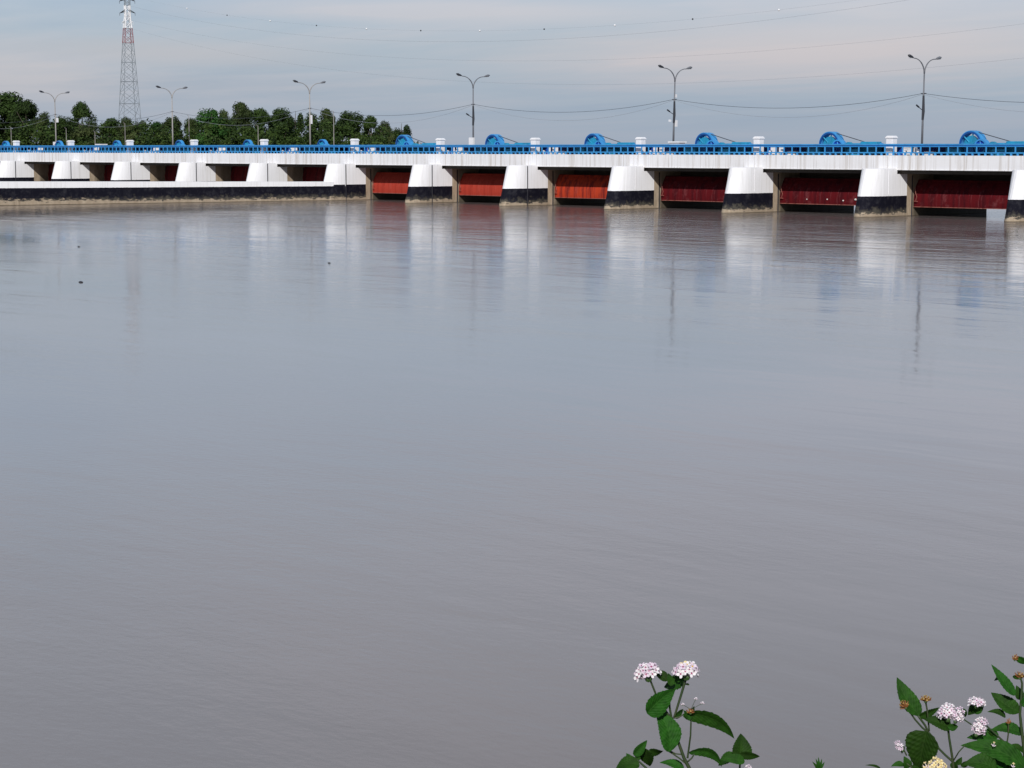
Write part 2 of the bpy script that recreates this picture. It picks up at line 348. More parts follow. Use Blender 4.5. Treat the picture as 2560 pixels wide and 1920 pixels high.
# ------------------------------------------------------------------ barrage
P14 = 14.1; XR0 = -98.36
def xr(k): return XR0 + P14 * k
KMIN, KMAX = -12, 3
XL, XH = xr(KMIN) - 8.0, xr(KMAX) + 12.0
bar = thing('barrage', (xr(-4) - 1, 140, 0), 'long white river barrage on round-nosed piers painted white above black', 'barrage')
bl = bar.location.copy()
def bpart(o, name, mt, **kw):
    ob = o.build(name, mt, parent=bar, local=bl, **kw); return ob
def pier(k):
    o = MB(); X = xr(k) - 1.0; n = 14
    zs = [-2.5, 0.0, 0.6, 1.66, 2.8, 3.86]
    rows = []
    for z in zs:
        bdep = 2.67 - 0.30 * z; row = []
        for i in range(n + 1):
            q = math.pi * i / n
            row.append((X - math.cos(q), 132.1 - math.sin(q) * bdep, z))
        row.append((X + 1.0, 133.44, z)); row.append((X - 1.0, 133.44, z)); rows.append(row)
    m_ = n + 3; b0 = len(o.v)
    for r in rows: o.v += r
    for j in range(len(zs) - 1):
        for i in range(m_):
            if i == n + 1: continue
            i2 = (i + 1) % m_; o.f.append((b0 + j * m_ + i, b0 + j * m_ + i2, b0 + (j + 1) * m_ + i2, b0 + (j + 1) * m_ + i)); o.mi.append(0)
    o.f.append(tuple(b0 + (len(zs) - 1) * m_ + i for i in range(m_))); o.mi.append(0)
    e = b0 + (len(zs) - 1) * m_
    # back of the raised nose and the lower, longer body under the deck
    o.add([(X - 1, 133.44, 3.42), (X + 1, 133.44, 3.42), (X + 1, 133.44, 3.86), (X - 1, 133.44, 3.86)], [(0, 3, 2, 1)])
    b2 = len(o.v)
    o.v += [(X + 1, 133.44, -2.5), (X + 1, 146.2, -2.5), (X, 147.2, -2.5), (X - 1, 146.2, -2.5), (X - 1, 133.44, -2.5)]
    o.v += [(X + 1, 133.44, 3.42), (X + 1, 146.2, 3.42), (X, 147.2, 3.42), (X - 1, 146.2, 3.42), (X - 1, 133.44, 3.42)]
    for i in range(4): o.f.append((b2 + i, b2 + i + 1, b2 + 6 + i, b2 + 5 + i)); o.mi.append(0)
    o.f.append((b2 + 5, b2 + 6, b2 + 7, b2 + 8, b2 + 9)); o.mi.append(0)
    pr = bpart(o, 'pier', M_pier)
    if k <= -3 or k == -5:
        g = MB(); g.box(X + 1.0, X + 1.05, 132.05, 132.12, 0.05, 3.8)
        bpart(g, 'drain_pipe', M_dark)
    else:
        g = MB(); g.box(X + 1.0, X + 1.03, 132.3, 132.35, 1.75, 3.8); bpart(g, 'drain_pipe', M_post)
    gy = 135.42 if k > -6 else 137.0
    for q in (1.0, -1.03):
        g = MB(); g.box(X + q, X + q + .03, gy, gy + .12, -1, 3.3); bpart(g, 'gate_guide', M_dark)
    # head block filling the gap up to the slab, added to stop light
    g = MB(); g.box(X - 0.72, X + 0.72, 134.25, 144.0, 3.421, 4.60)
    bpart(g, 'pier_cap', M_conc)
for k in range(KMIN, KMAX + 1): pier(k)
for k in range(KMIN - 1, KMAX + 1):
    x0 = (xr(k) - 1.0 + 0.02) if k >= KMIN else XL
    x1 = (xr(k + 1) - 1.0 - 0.02) if k < KMAX else XH
    g = MB()
    g.box(x0, x1, 133.45, 133.80, 3.74, 4.92)
    g.box(x0, x1, 133.40, 133.45, 3.74, 3.80)
    bpart(g, 'edge_girder', M_fascia)
    g = MB()
    for yy in (138.6, 141.0, 143.4):
        g = MB(); g.box(x0 + .76, x1 - .76, yy - .2, yy + .2, 2.55, 4.60); bpart(g, 'deck_girder', M_shadeconc)  # girders deepened to block light from downstream behind the gates
g = MB(); g.box(XL, XH, 133.86, 144.6, 4.615, 4.90)
bpart(g, 'deck_slab', M_conc)
for k in range(KMIN - 1, KMAX + 1):
    x0 = (xr(k) - 1.0 + 0.03) if k >= KMIN else XL
    x1 = (xr(k + 1) - 1.0 - 0.03) if k < KMAX else XH
    g = MB(); g.box(x0, x1, 134.28 - .45, 134.245, 3.44, 4.60); bpart(g, 'shade_girder', M_shadeconc)  # beam added behind the edge girder to darken the top of the bays
g = MB(); g.box(XL, XH, 137.3, 144.2, 4.904, 4.95); bpart(g, 'road_surface', M_asph)
g = MB(); g.box(XL, XH, 144.3, 144.5, 4.904, 5.55)
x = XL + .5
while x < XH: g.box(x - .08, x + .08, 144.28, 144.3, 4.91, 5.5); x += 2
bpart(g, 'parapet', M_post)
# blue machinery platform behind the railing
for k in range(KMIN - 1, KMAX + 1):
    x0 = (xr(k) - 1.0 + 0.75) if k >= KMIN else XL
    x1 = (xr(k + 1) - 1.0 - 0.75) if k < KMAX else XH
    g = MB(); g.box(x0, x1, 133.98, 136.5, 5.60, 5.74)
    bpart(g, 'machinery_platform', M_bluel)
    g = MB(); g.box(x0, x1, 136.42, 136.5, 4.93, 5.597)
    xx = x0 + .6
    while xx < x1:
        g.box(xx - .06, xx + .06, 134.9, 135.02, 4.93, 5.597); xx += 2.1
    bpart(g, 'platform_support', M_blued)
    g = MB(); g.box(x0 + 2.2, x0 + 3.0, 134.3, 134.8, 4.92, 5.25); bpart(g, 'cable_box', M_post)
    for (a0, a1, c0_, c1_, h_) in ((.35, .6, 133.95, 134.2, 5.3), (.95, 1.3, 134.1, 134.35, 5.12), (1.7, 1.9, 134.0, 134.2, 5.42)):
        g = MB(); g.box(x0 + a0, x0 + a1, c0_, c1_, 4.92, h_); bpart(g, 'cable_box', M_post)
    g = MB(); g.box(x0 + 4.2, x0 + 5.6, 134.4, 135.3, 4.92, 5.5); bpart(g, 'gearbox', M_teal)
    g = MB(); g.box(x1 - 4.0, x1 - 2.9, 134.3, 135.0, 4.92, 5.45); bpart(g, 'gearbox', M_teal)

# railing along the upstream edge
rail = thing('railing', (xr(-4), 133.62, 4.92), 'bright blue double-rail steel railing along the upstream edge of the deck', 'railing')
rl = rail.location.copy()
def rpart(o, name, mt, kind=None, **kw):
    ob = o.build(name, mt, parent=rail, local=rl, **kw)
    if kind: ob['kind'] = kind
    return ob
g = MB(); g.box(XL, XH, 133.55, 133.67, 5.755, 5.85); rpart(g, 'top_rail', M_bluel)
g = MB(); g.box(XL, XH, 133.58, 133.66, 5.62, 5.70); rpart(g, 'middle_rail', M_blue)
g = MB(); g.box(XL, XH, 133.55, 133.67, 5.09, 5.185); rpart(g, 'lower_rail', M_bluel)
g = MB(); g.box(XL, XH, 133.60, 133.63, 5.695, 5.76); rpart(g, 'rail_web', M_blued)
xs = []; x = -80.4
while x > XL + 1: xs.append(x); x -= 0.88
proto = None; rest = MB()
for i, x in enumerate(xs):
    if i < 100:
        if proto is None:
            g = MB(); g.box(x - .045, x + .045, 133.57, 133.65, 5.186, 5.619); proto = rpart(g, 'post', M_bluel); px0 = x
        else:
            c = proto.copy(); C.objects.link(c); c.parent = rail; c.location = (x - px0, 0, 0)
    else: rest.box(x - .045, x + .045, 133.57, 133.65, 5.186, 5.619)
rpart(rest, 'post', M_bluel, 'stuff')
xs = []; x = -80.2
while x > XL + 1: xs.append(x); x -= 0.585
proto = None; rest = MB()
for i, x in enumerate(xs):
    if i < 100:
        if proto is None:
            g = MB(); g.box(x - .07, x + .07, 133.55, 133.67, 4.921, 5.089); proto = rpart(g, 'foot_stub', M_bluel); px0 = x
        else:
            c = proto.copy(); C.objects.link(c); c.parent = rail; c.location = (x - px0, 0, 0)
    else: rest.box(x - .07, x + .07, 133.55, 133.67, 4.921, 5.089)
rpart(rest, 'foot_stub', M_bluel, 'stuff')

# dividing wall running upstream from the pier
a = Vector((xr(-5), 132.1)); bb = Vector((-175.7, 95.2)); dv = (bb - a).normalized(); nn = Vector((dv.y, -dv.x)) * -1
if nn.x > 0: nn = -nn
g = MB(); Lw = 62.0; seg = 12
for i in range(seg + 1):
    p = a + dv * (Lw * i / seg); zt = 1.96 + 0.0092 * (Lw * i / seg); q = p + nn * 1.6
    f_ = -dv.x * 0
    g.v += [(p.x + 0.22, p.y, -2.5), (p.x + 0.03, p.y, 0.0), (p.x + 0.01, p.y, zt), (q.x, q.y, zt), (q.x - 0.05, q.y, -2.5)]
for i in range(seg):
    for j in range(4): g.f.append((i * 5 + j, (i + 1) * 5 + j, (i + 1) * 5 + j + 1, i * 5 + j + 1)); g.mi.append(0)
g.f.append((0, 1, 2, 3, 4)); g.mi.append(0); g.f.append(tuple(seg * 5 + j for j in (4, 3, 2, 1, 0))); g.mi.append(0)
dw = g.build('dividing_wall', M_wall, local=(a.x, a.y, 0))
tag(dw, 'low dividing wall with white top band and peeling black face on the left', 'wall')

# ------------------------------------------------------------------ sluice gates
def gate(k, mt, label, extra=None, zlo=0.77):
    yg = 135.66 if k > -6 else 136.9
    x0, x1 = xr(k) + 0.06, xr(k + 1) - 2.06
    t = thing('sluice_gate', ((x0 + x1) / 2, 135.7, zlo), label, 'sluice gate', 'sluice gates closing the bays of the barrage')
    lo = t.location.copy(); R_, zc_, ztop = (2.65, 1.2, 2.95) if k > -6 else (6.0, 1.6, 4.3)
    def yy(z, r=R_): return yg + R_ - math.sqrt(r * r - (z - zc_) ** 2)
    g = MB(); n = 18
    for i in range(n + 1):
        z = zlo + (ztop - zlo) * i / n
        g.v += [(x0, yy(z), z), (x1, yy(z), z), (x0, yy(z) + .04, z), (x1, yy(z) + .04, z)]
    for i in range(n):
        q = 4 * i
        g.f += [(q, q + 1, q + 5, q + 4), (q + 3, q + 2, q + 6, q + 7), (q + 2, q, q + 4, q + 6), (q + 1, q + 3, q + 7, q + 5)]; g.mi += [0] * 4
    g.f += [(0, 2, 3, 1)]; g.mi.append(0)
    g.build('skin_plate', mt, parent=t, local=lo)
    g = MB(); g.box(x0, x1, yy(zlo) - .05, yy(zlo) + .12, zlo - .05, zlo - .002); g.build('bottom_seal', M_glip, parent=t, local=lo)
    for z in (1.3, 2.0, 2.75):
        g = MB(); g.box(x0, x1, yy(z) + .05, yy(z) + .45, z - .12, z + .12); g.build('stiffener', mt, parent=t, local=lo)
    for xx in (x0 + 0.5, x1 - 0.5):
        for z in (1.3, 2.7):
            g = MB(); g.tube([(xx, yy(z) + .4, z), (xx, 141.5, 1.6)], 0.14, 6); g.build('arm', mt, parent=t, local=lo)
    g = MB()      # lifting lug and chain stub at the left edge
    g.tube([(x0 + .32, yg - .16, 1.25), (x0 + .42, yg - .16, 1.55), (x0 + .30, yg - .16, 1.85), (x0 + .22, yg - .16, 2.3)], 0.03, 5)
    g.tube([(x0 + .15, yg - .16, 1.2), (x0 + .5, yg - .16, 1.18)], 0.035, 5)
    g.build('lifting_lug', M_glip, parent=t, local=lo)
    if extra:
        for (ex, ez, er) in extra:
            g = MB(); g.ball((x0 + ex, yy(ez) - .01, ez), er, 1, 0.8, 8); g.build('deposit', M_spray, parent=t, local=lo)
    return t
M_glip = gate_mat('gate_edge', (0.30, 0.11, 0.09), (0.48, 0.30, 0.26), (0.15, 0.04, 0.03), 0.7)
gate(-11, M_gold, 'dim maroon gate in the bay cut by the left edge of the photo')
gate(-10, M_gold, 'dim maroon gate behind the dividing wall, first whole one from the left', zlo=0.9)
gate(-9, M_gold, 'dim maroon gate behind the dividing wall, second whole one from the left', zlo=0.9)
gate(-8, M_gold, 'dim maroon gate behind the dividing wall, third whole one from the left', zlo=0.9)
gate(-7, M_gold, 'dim maroon gate second left of where the dividing wall meets the pier', zlo=0.9)
gate(-6, M_gold, 'dim maroon gate with orange rust low down just left of the dividing wall end', zlo=0.9)
gate(-5, M_gred, 'evenly orange-red sluice gate in the open bay beside the dividing wall end')
gate(-4, M_gred, 'orange-red sluice gate trailing roots or drips, second right of the dividing wall')
gate(-3, M_gpatch, 'bright red sluice gate with dark peeled patches, in the middle of the barrage')
gate(-2, M_gmar, 'maroon sluice gate with speckled pink wear and no white deposits, third from the right')
gate(-1, M_gmar, 'maroon sluice gate with white droppings on its face, second from the right', [(5.2, 1.18, .07), (6.9, 1.1, .08), (8.2, 1.22, .11), (8.6, 1.14, .07), (9.0, 1.05, .08), (9.35, 1.04, .09), (3.0, 1.15, .06), (9.2, 1.07, .06)])
gate(0, M_gmar, 'wide maroon sluice gate with a gap of daylight beneath it, rightmost')
# dripping weed on one gate
# ------------------------------------------------------------------ hoists
def hoist(scale):
    t = thing('gate_hoist', (0, 0, 0), 'x', 'gate hoist', 'blue gate hoists along the deck')
    r = 1.08 * scale; zc_ = 0.90 if scale == 1 else 0.76
    g = MB()
    g.ring((0, 0, zc_), r * 0.84, r, -0.10, 0.62 if scale == 1 else 0.28, 40)           # drum rim
    g.build('drum_rim', M_bluel, parent=t)
    g = MB(); g.ring((0, 0, zc_), r * 0.80, r * 0.93, -0.16, -0.101, 40); g.build('ring_gear', M_ringb, parent=t)
    g = MB(); g.ring((0, 0, zc_), 0.0001, r * 0.62, 0.0, 0.16, 28); g.ring((0, 0, zc_), 0.0001, r * 0.16, -0.28, 0.0, 14)
    for i in range(6):
        q = i * math.pi / 3 + 0.3; cx_, cz_ = math.cos(q), math.sin(q)
        g.tube([(cx_ * r * .1, -.03, zc_ + cz_ * r * .1), (cx_ * r * .86, -.03, zc_ + cz_ * r * .86)], 0.06 * scale, 6)
    g.build('wheel_web', M_teal, parent=t)
    r2 = 0.56 * scale; x2 = 1.12 * scale; z2 = zc_ - 0.16 * scale
    g = MB(); g.ring((x2, -0.32, z2), r2 * 0.80, r2, -0.10, 0.50, 28)
    for i in range(5):
        q = i * math.pi * 0.4 + 0.5
        g.tube([(x2, -.32, z2), (x2 + math.cos(q) * r2 * .85, -.32, z2 + math.sin(q) * r2 * .85)], 0.04 * scale, 6)
    g.build('pinion_wheel', M_bluel, parent=t)
    g = MB(); g.ring((x2, -0.30, z2), 0.0001, r2 * 0.81, 0.02, 0.06, 24); g.build('pinion_guard', M_blued, parent=t)
    g = MB(); g.ring((x2 + .95 * scale, -0.1, zc_ - .12), 0.10 * scale, 0.32 * scale, -0.1, 0.25, 20); g.box(x2 + .62 * scale, x2 + 1.15 * scale, -.2, .2, 0, zc_ - .3)
    g.build('brake_drum', M_teal, parent=t)
    for bx_ in ((-r * 1.05, -r * .75, -.25, .5, 0, zc_ * .55), (-r * .4, r * .4, -.30, -.17, 0, zc_ * .9), (-r * .3, r * .3, .5, .6, 0, zc_ * .95)):
        g = MB(); g.box(*bx_); g.build('pedestal', M_blue, parent=t)
    if scale == 1:
        g = MB(); g.box(x2 + 1.5, x2 + 2.1, -.25, .3, 0, .98); g.build('gearbox', M_teal, parent=t, bevel=.05)
        g = MB(); g.box(3.3, 5.0, -.15, .55, 0, 1.12); g.build('motor_housing', M_teal, parent=t, bevel=0.05)
        g = MB(); g.tube([(0.55, 0.2, zc_ + r * 0.86), (3.5, 0.2, 1.10)], 0.035, 6); g.build('rope', M_rope, parent=t)
        g = MB(); g.box(x2 + .4, 5.2, .25, .5, .80, 1.0); g.build('base_beam', M_bluel, parent=t)
        g = MB(); g.tube([(x2 + .7, -.1, .72), (x2 + 1.6, -.1, .74)], .07, 8); g.ring((x2 + 1.4, -.1, .74), 0.001, .13, -.08, .08, 12); g.build('drive_shaft', M_bluel, parent=t)
    else:
        g = MB(); g.box(1.3, 2.0, -.2, .3, 0, .62); g.build('motor_housing', M_teal, parent=t, bevel=0.04)
        g = MB(); g.tube([(0.3, .1, zc_ + r * .86), (-2.2, .1, .75)], .03, 6); g.build('rope', M_rope, parent=t)
    return t
hb = hoist(1.0); hs = hoist(0.74)
bign = ['large blue hoist wheel nearest the right edge, between right lamp and photo edge', 'large blue hoist wheel just left of the second white post from the right', 'large blue hoist wheel right of the low white block at a lamp foot',
        'large blue hoist wheel between the lamp with a white box and the lamp with the low block', 'large blue hoist wheel just left of the lamp wearing a white box',
        'large blue hoist wheel in front of the right end of the trees']
bign = ['large blue hoist wheel nearest the right edge of the photo', 'large blue hoist wheel, second from the right edge', 'large blue hoist wheel just right of the low white block at a lamp foot',
        'large blue hoist wheel between two tall lamps, left of the low white block', 'large blue hoist wheel just right of the lamp with the white box near its foot',
        'large blue hoist wheel, leftmost large one, against the last trees']
smn = ['small blue hoist wheel nearest the large ones, before dense trees', 'small blue hoist wheel, second to the left of the large ones', 'small blue hoist wheel just right of the lamp next to the lattice tower',
       'small blue hoist wheel below the lattice tower, left of its lamp', 'small blue hoist wheel touching the foot of the leftmost lamp', 'small blue hoist wheel at the far left edge of the photo']
for i in range(6):
    t = hb if i == 0 else copy_tree(hb)
    t.location = (xr(-i) + 5.85, 135.1, 4.92); t['label'] = bign[i]
for i in range(6):
    t = hs if i == 0 else copy_tree(hs)
    t.location = (xr(-6 - i) + 6.1, 135.1, 4.92); t['label'] = smn[i]

# ------------------------------------------------------------------ white posts on the pier heads
def wpost():
    t = thing('pier_post', (0, 0, 0), 'x', 'concrete post', 'white capped posts over the piers')
    g = MB(); g.box(-.33, .33, -.33, .33, 0, 1.36); g.build('shaft', M_post, parent=t, bevel=0.04)
    g = MB(); g.box(-.38, .38, -.38, .38, 1.362, 1.48); g.frus(0, 0, 1.482, 1.59, .37, .37, .28, .28); g.build('cap', M_post, parent=t, bevel=0.03)
    return t
wp = wpost()
wl = {0: 'white capped post nearest the right lamp, rightmost of the row', -1: 'white capped post, second from the right', -2: 'white capped post close to the low white block, on its left',
      -3: 'white capped post left of the fourth large hoist wheel, near photo centre', -4: 'white capped post between photo centre and the lamp with a white box', -5: 'white capped post left of the lamp with a white box, right of the trees' }
wl = {0: 'white capped post over a pier, rightmost of the row', -1: 'white capped post over a pier, second from the right', -2: 'white capped post just left of the low white block at a lamp foot',
      -3: 'white capped post over a pier, fourth from the right', -4: 'white capped post over a pier, first right of the lamp with the white box', -5: 'white capped post just beyond the right end of the trees',
      -6: 'white capped post before the rightmost thick trees, above the dividing wall end', -7: 'white capped post first left of the lamp that stands before the dense trees', -8: 'white capped post in the gap between the dense trees and the tower trees',
      -9: 'white capped post just right of the lattice tower, under low trees', -10: 'white capped post just right of the leftmost lamp', -11: 'white capped post at the far left, under the tallest trees'}
xoff = {k: 0 for k in wl}
for k in range(0, -12, -1):
    kk = k
    X = xr(kk) - 1.35
    if kk <= -6: X = xr(kk) - 1.35 - 2.4
    t = wp if k == 0 else copy_tree(wp)
    t.location = (X, 134.4, 4.92); t['label'] = wl[k]
    g = None

# ------------------------------------------------------------------ street lamps on the road
M_pole = paint('weathered_pole', (0.15, 0.155, 0.17), (0.05, 0.045, 0.06), 0.5, 0.9, 1.0)
M_polel = paint('pale_weathered_pole', (0.34, 0.32, 0.30), (0.20, 0.18, 0.16), 0.6, 0.7, 1.0)
def lamp(pm, side=True, box=None, tilt=0.0, bracket=True):
    t = thing('street_lamp', (0, 0, 0), 'x', 'street lamp', 'twin-armed street lamps on the barrage road')
    g = MB(); g.tube([(0, 0, 0), (0, 0, 3.0), (0, 0, 6.9)], [0.10, 0.085, 0.055], 10); g.tube([(0, 0, 0), (0, 0, 0.5)], 0.17, 10); g.build('pole', pm, parent=t, smooth=True)
    for s, top in ((-1, 8.0), (1, 7.95)):
        pts = []
        for i in range(11):
            q = i / 10; a_ = q * math.pi / 2
            pts.append((0, s * (1.45 * (1 - math.cos(a_)) + 0.02), 6.7 + 1.22 * math.sin(a_)))
        pts.append((0, s * 1.95, top))
        g = MB(); g.tube(pts, [0.052] * 6 + [0.038] * 6, 8); ar = g.build('arm', pm, parent=t, smooth=True)
        g = MB()
        c0 = Vector((0, s * 1.62, 7.97)); c1 = Vector((0, s * 2.30, top + .14))
        g.tube([c0, c0.lerp(c1, .2), c0.lerp(c1, .7), c1], [0.06, 0.10, 0.13, 0.05], 8); g.build('lamp_head', M_dark if s < 0 else M_steel, parent=t, smooth=True)
        g = MB(); g.box(-.09, .09, min(s * 1.85, s * 2.15), max(s * 1.85, s * 2.15), 7.90, 7.93); g.build('lens', M_lampglass, parent=t)
    if bracket:
        g = MB(); g.tube([(0, 0, 3.65), (0, -.45, 3.85), (0, -.95, 4.1)], [.03, .03, .05], 6); g.tube([(0, -.6, 3.93), (0, -.95, 4.1)], .07, 6); g.build('side_lamp', M_dark, parent=t)
        g = MB(); g.box(-.10, .10, -.14, .10, 2.6, 5.0) if False else None
        g = MB(); g.tube([(0, -.02, 2.9), (0.02, .01, 3.6), (0, 0, 4.9)], [.10, .125, .085], 8); g.build('cable_wrap', M_dark, parent=t)
    g = MB(); g.box(-.25, .25, -.05, .05, 5.02, 5.10); g.build('cross_bracket', M_dark, parent=t)
    if box:
        for (z0, z1, wd, dy) in box:
            g = MB(); g.box(-wd, wd, dy - .12, dy + .12, z0, z1); g.build('meter_box', M_post, parent=t)
    t.rotation_euler = (0, tilt, 0)
    return t
YL = 139.0
LX = [onp(x, 300, 1, YL).x for x in (2306, 1683.5, 1183, 775, 431, 139)]
l0 = lamp(M_pole, True, None, 0.012); l0.location = (LX[0], YL, 4.95)
l1 = lamp(M_pole, True, [(2.55, 3.15, .10, .28), (4.95 + .3, 5.55, .07, .15), (3.0, 3.2, .06, -.55)], 0.022); l1.location = (LX[1], YL, 4.95)
l2 = lamp(M_pole, True, [(0.85, 1.65, .32, -.22)], 0.0); l2.location = (LX[2], YL, 4.95)
l3 = lamp(M_polel, False, [(3.3, 4.3, .10, .16)], -0.003, False); l3.location = (LX[3], YL, 4.95)
l4 = lamp(M_polel, False, None, 0.0, False); l4.location = (LX[4], YL, 4.95)
l5 = lamp(M_polel, False, [(4.0, 4.6, .16, .25), (0.7, 1.4, .28, -.2)], -0.012, False); l5.location = (LX[5], YL, 4.95)
for t, s in zip((l0, l1, l2, l3, l4, l5), ('weathered twin-arm street lamp, rightmost, beside the rightmost white post', 'twin-arm street lamp standing behind the low white block', 'twin-arm street lamp with a white box near its foot, just right of the trees',
        'twin-arm street lamp with pale lower pole in front of the dense trees', 'twin-arm street lamp just right of the lattice tower', 'twin-arm street lamp with two white boxes on its pole, leftmost')):
    t['label'] = s
def low_block(X, Y, wd, h, label):
    t = thing('concrete_block', (X, Y, 4.95), label, 'concrete block', 'low white blocks on the road')
    g = MB(); g.box(-wd, wd, -.4, .4, 0, h - .13); g.build('body', M_post, parent=t)
    g = MB(); g.box(-wd - .1, wd + .1, -.5, .5, h - .128, h); g.build('cap', M_post, parent=t)
low_block(onp(1693, 360, 1, 138.0).x, 138.0, .62, 1.18, 'low flat-capped white block at the foot of the second lamp from the right')
low_block(onp(253, 360, 1, 138.0).x, 138.0, .62, 1.10, 'low flat-capped white block between the two leftmost lamps')
# slim rods on the far side of the road
rods = [(33, 327), (171, 330), (243, 338), (318, 318), (478, 300), (651, 325), (840, 290)]
rl_ = ['slim pale rod left of the leftmost lamp', 'slim pale rod just right of the leftmost lamp', 'slim short rod above the low white block on the left', 'slim pale rod below the lattice tower', 'slim pale rod right of the lamp beside the tower',
       'slim short rod left of the lamp before the dense trees', 'tallest slim pale rod, near the right end of the trees']
for (x, y), s in zip(rods, rl_):
    p = onp(x, y, 1, 144.9); g = MB(); g.tube([(0, 0, 0), (0, 0, p.z - 4.4)], [.05, .035], 6); g.tube([(0, 0, p.z - 4.4), (0, -.25, p.z - 4.3)], .03, 5)
    g.box(-.12, .12, -.12, .12, -.02, .04)
    tag(g.build('marker_rod', M_polel, local=(0, 0, 0)), s, 'pole', 'slim rods on the far side of the road').location = (p.x, 144.55, 4.9)

# lamp-to-lamp cables
def cable(name, zatt, sag, rad, label, mt):
    g = MB(); xs_ = [LX[0] + 28.2] + LX + [LX[-1] - 28.4]; pts = []
    for i in range(len(xs_) - 1):
        for j in range(14):
            t_ = j / 14; z = zatt - 4 * sag * t_ * (1 - t_); pts.append((xs_[i] + (xs_[i + 1] - xs_[i]) * t_, YL, z))
    g.tube(pts, rad, 5); tag(g.build(name, mt), label, 'cable', 'cables strung between the street lamps')
M_wire = paint('wire', (0.06, 0.065, 0.075), (0.08, 0.08, 0.09), 0.6)
M_wiref = paint('faint_wire', (0.30, 0.32, 0.35), (0.2, 0.2, 0.22), 0.6)
cable('overhead_cable', 10.02, 1.0, 0.018, 'upper thick dark cable sagging from lamp to lamp', M_wire)
cable('overhead_cable', 9.95, 1.75, 0.013, 'lower thin faint cable sagging from lamp to lamp', M_wiref)

# ------------------------------------------------------------------ lattice tower and power lines
M_tw = paint('tower_white', (0.80, 0.80, 0.82), (0.6, 0.6, 0.6), 0.5)
M_tr = paint('tower_red', (0.26, 0.05, 0.06), (0.2, 0.08, 0.08), 0.5)
M_tg = paint('hazy_tower_grey', (0.24, 0.27, 0.30), (0.16, 0.18, 0.21), 0.5)  # grey lightened to carry the haze of distance
DT = 740.0
tb = at(326, 370.5, DT); tb.z = 2.2
tow = thing('lattice_tower', tb, 'tall tapering lattice power pylon with white and red upper sections behind the trees', 'pylon')
tow.rotation_euler = (0, 0, YAW * -1 + math.radians(28 + 90))
zs = [0, 5.5, 10.5, 15, 19.5, 23.5, 27.5, 31, 34.5, 38, 41.5, 44.2, 46.8, 49, 51, 53, 55, 57, 58.8]
def hw(z):
    if z < 46.8: return 4.0 + (1.30 - 4.0) * z / 46.8
    return 1.30 + (0.85 - 1.30) * min((z - 46.8) / 4.0, 1)
secs = [(0, 10, M_tg), (10, 12, M_tr), (12, 16, M_tw), (16, 18, M_tg)]
for i0, i1, mt in secs:
    g = MB()
    for sx in (-1, 1):
        for sy in (-1, 1):
            g.tube([(sx * hw(z), sy * hw(z), z) for z in zs[i0:i1 + 1]], 0.11 if mt is not M_tw else .2, 4)
    for i in range(i0, i1):
        z0, z1 = zs[i], zs[i + 1]; a0, a1 = hw(z0), hw(z1); zm = (z0 + z1) / 2; am = (a0 + a1) / 2
        br = 0.06 if mt is not M_tw else 0.1
        for (ux, uy) in ((1, 0), (0, 1), (-1, 0), (0, -1)):
            vx, vy = -uy, ux
            def P_(s, aa, z): return ((ux + vx * s) * aa, (uy + vy * s) * aa, z)
            g.tube([P_(-1, a0, z0), P_(1, a1, z1)], br, 4); g.tube([P_(1, a0, z0), P_(-1, a1, z1)], br, 4)
            if i % 2 == 0: g.tube([P_(-1, a0, z0), P_(1, a0, z0)], br, 4)
    g.build('lattice_section', mt, parent=tow)
ang = -(YAW * -1 + math.radians(28 + 90)) + math.atan2(RT.y, RT.x)
ux, uy = math.cos(ang), math.sin(ang)
for z, ln, mt in ((49.0, 2.0, M_tw), (52.9, 2.8, M_dark), (57.2, 2.8, M_dark)):
    g = MB()
    for s in (-1, 1):
        tip = (ux * ln * s, uy * ln * s, z - (0.0 if mt is M_tw else .7))
        for q in (-.8, .8):
            g.tube([(ux * .8 * s - uy * q * .8, uy * .8 * s + ux * q * .8, z + .5), tip], .12, 4)
            g.tube([(ux * .8 * s - uy * q * .8, uy * .8 * s + ux * q * .8, z - .1), tip], .09, 4)
        g.tube([tip, (tip[0], tip[1], tip[2] - .9)], .07, 4)
    g.build('cross_arm', mt, parent=tow)
# lines run from the pylon to the right and towards the viewer; n counts equal steps along the line
def lp(n, z):
    q = 1 - 0.03475 * n; D = 699.0 * q; x = (474 + 79.3 * n) / q; return RT * ((x - 1280) / 5034 * D) + fh * D + ZZ * z
def wire(name, zt, zmin, nmin, rad, label, balls=False):
    g = MB(); pts = []
    n0 = -1.6; A = (zt - zmin) / (n0 - nmin) ** 2
    for i in range(61):
        n = n0 + (18.6 - n0) * i / 60; pts.append(lp(n, zmin + A * (n - nmin) ** 2))
    g.tube(pts, rad, 5); o_ = g.build(name, M_wiref if not balls else M_wiref)
    tag(o_, label, 'power line', 'power lines running from the pylon')
    if balls:
        for i, n in enumerate((0, 1, 2, 3, 4, 5, 6, 7, 8, 9, 10, 11)):
            g = MB(); g.ball((0, 0, 0), 0.27 if i % 2 == 0 else 0.22, 1, 1, 10); c = g.build('marker_ball', M_tw if i % 2 == 0 else M_dark, parent=o_, smooth=True)
            c.location = lp(n, zmin + A * (n - nmin) ** 2); c['label'] = 'white marker ball' if i % 2 == 0 else 'dark marker ball'
wire('power_line', 60.5, 35.8, 8.5, 0.012, 'topmost faint power line strung with small white and dark marker balls', True)
wire('power_line', 57.0, 33.4, 8.0, 0.020, 'faint power line just under the one with marker balls')
wire('power_line', 52.0, 27.3, 9.0, 0.016, 'faint power line, second lowest across the sky')
wire('power_line', 49.0, 20.9, 9.3, 0.017, 'lowest faint power line across the sky, passing behind the right lamp')

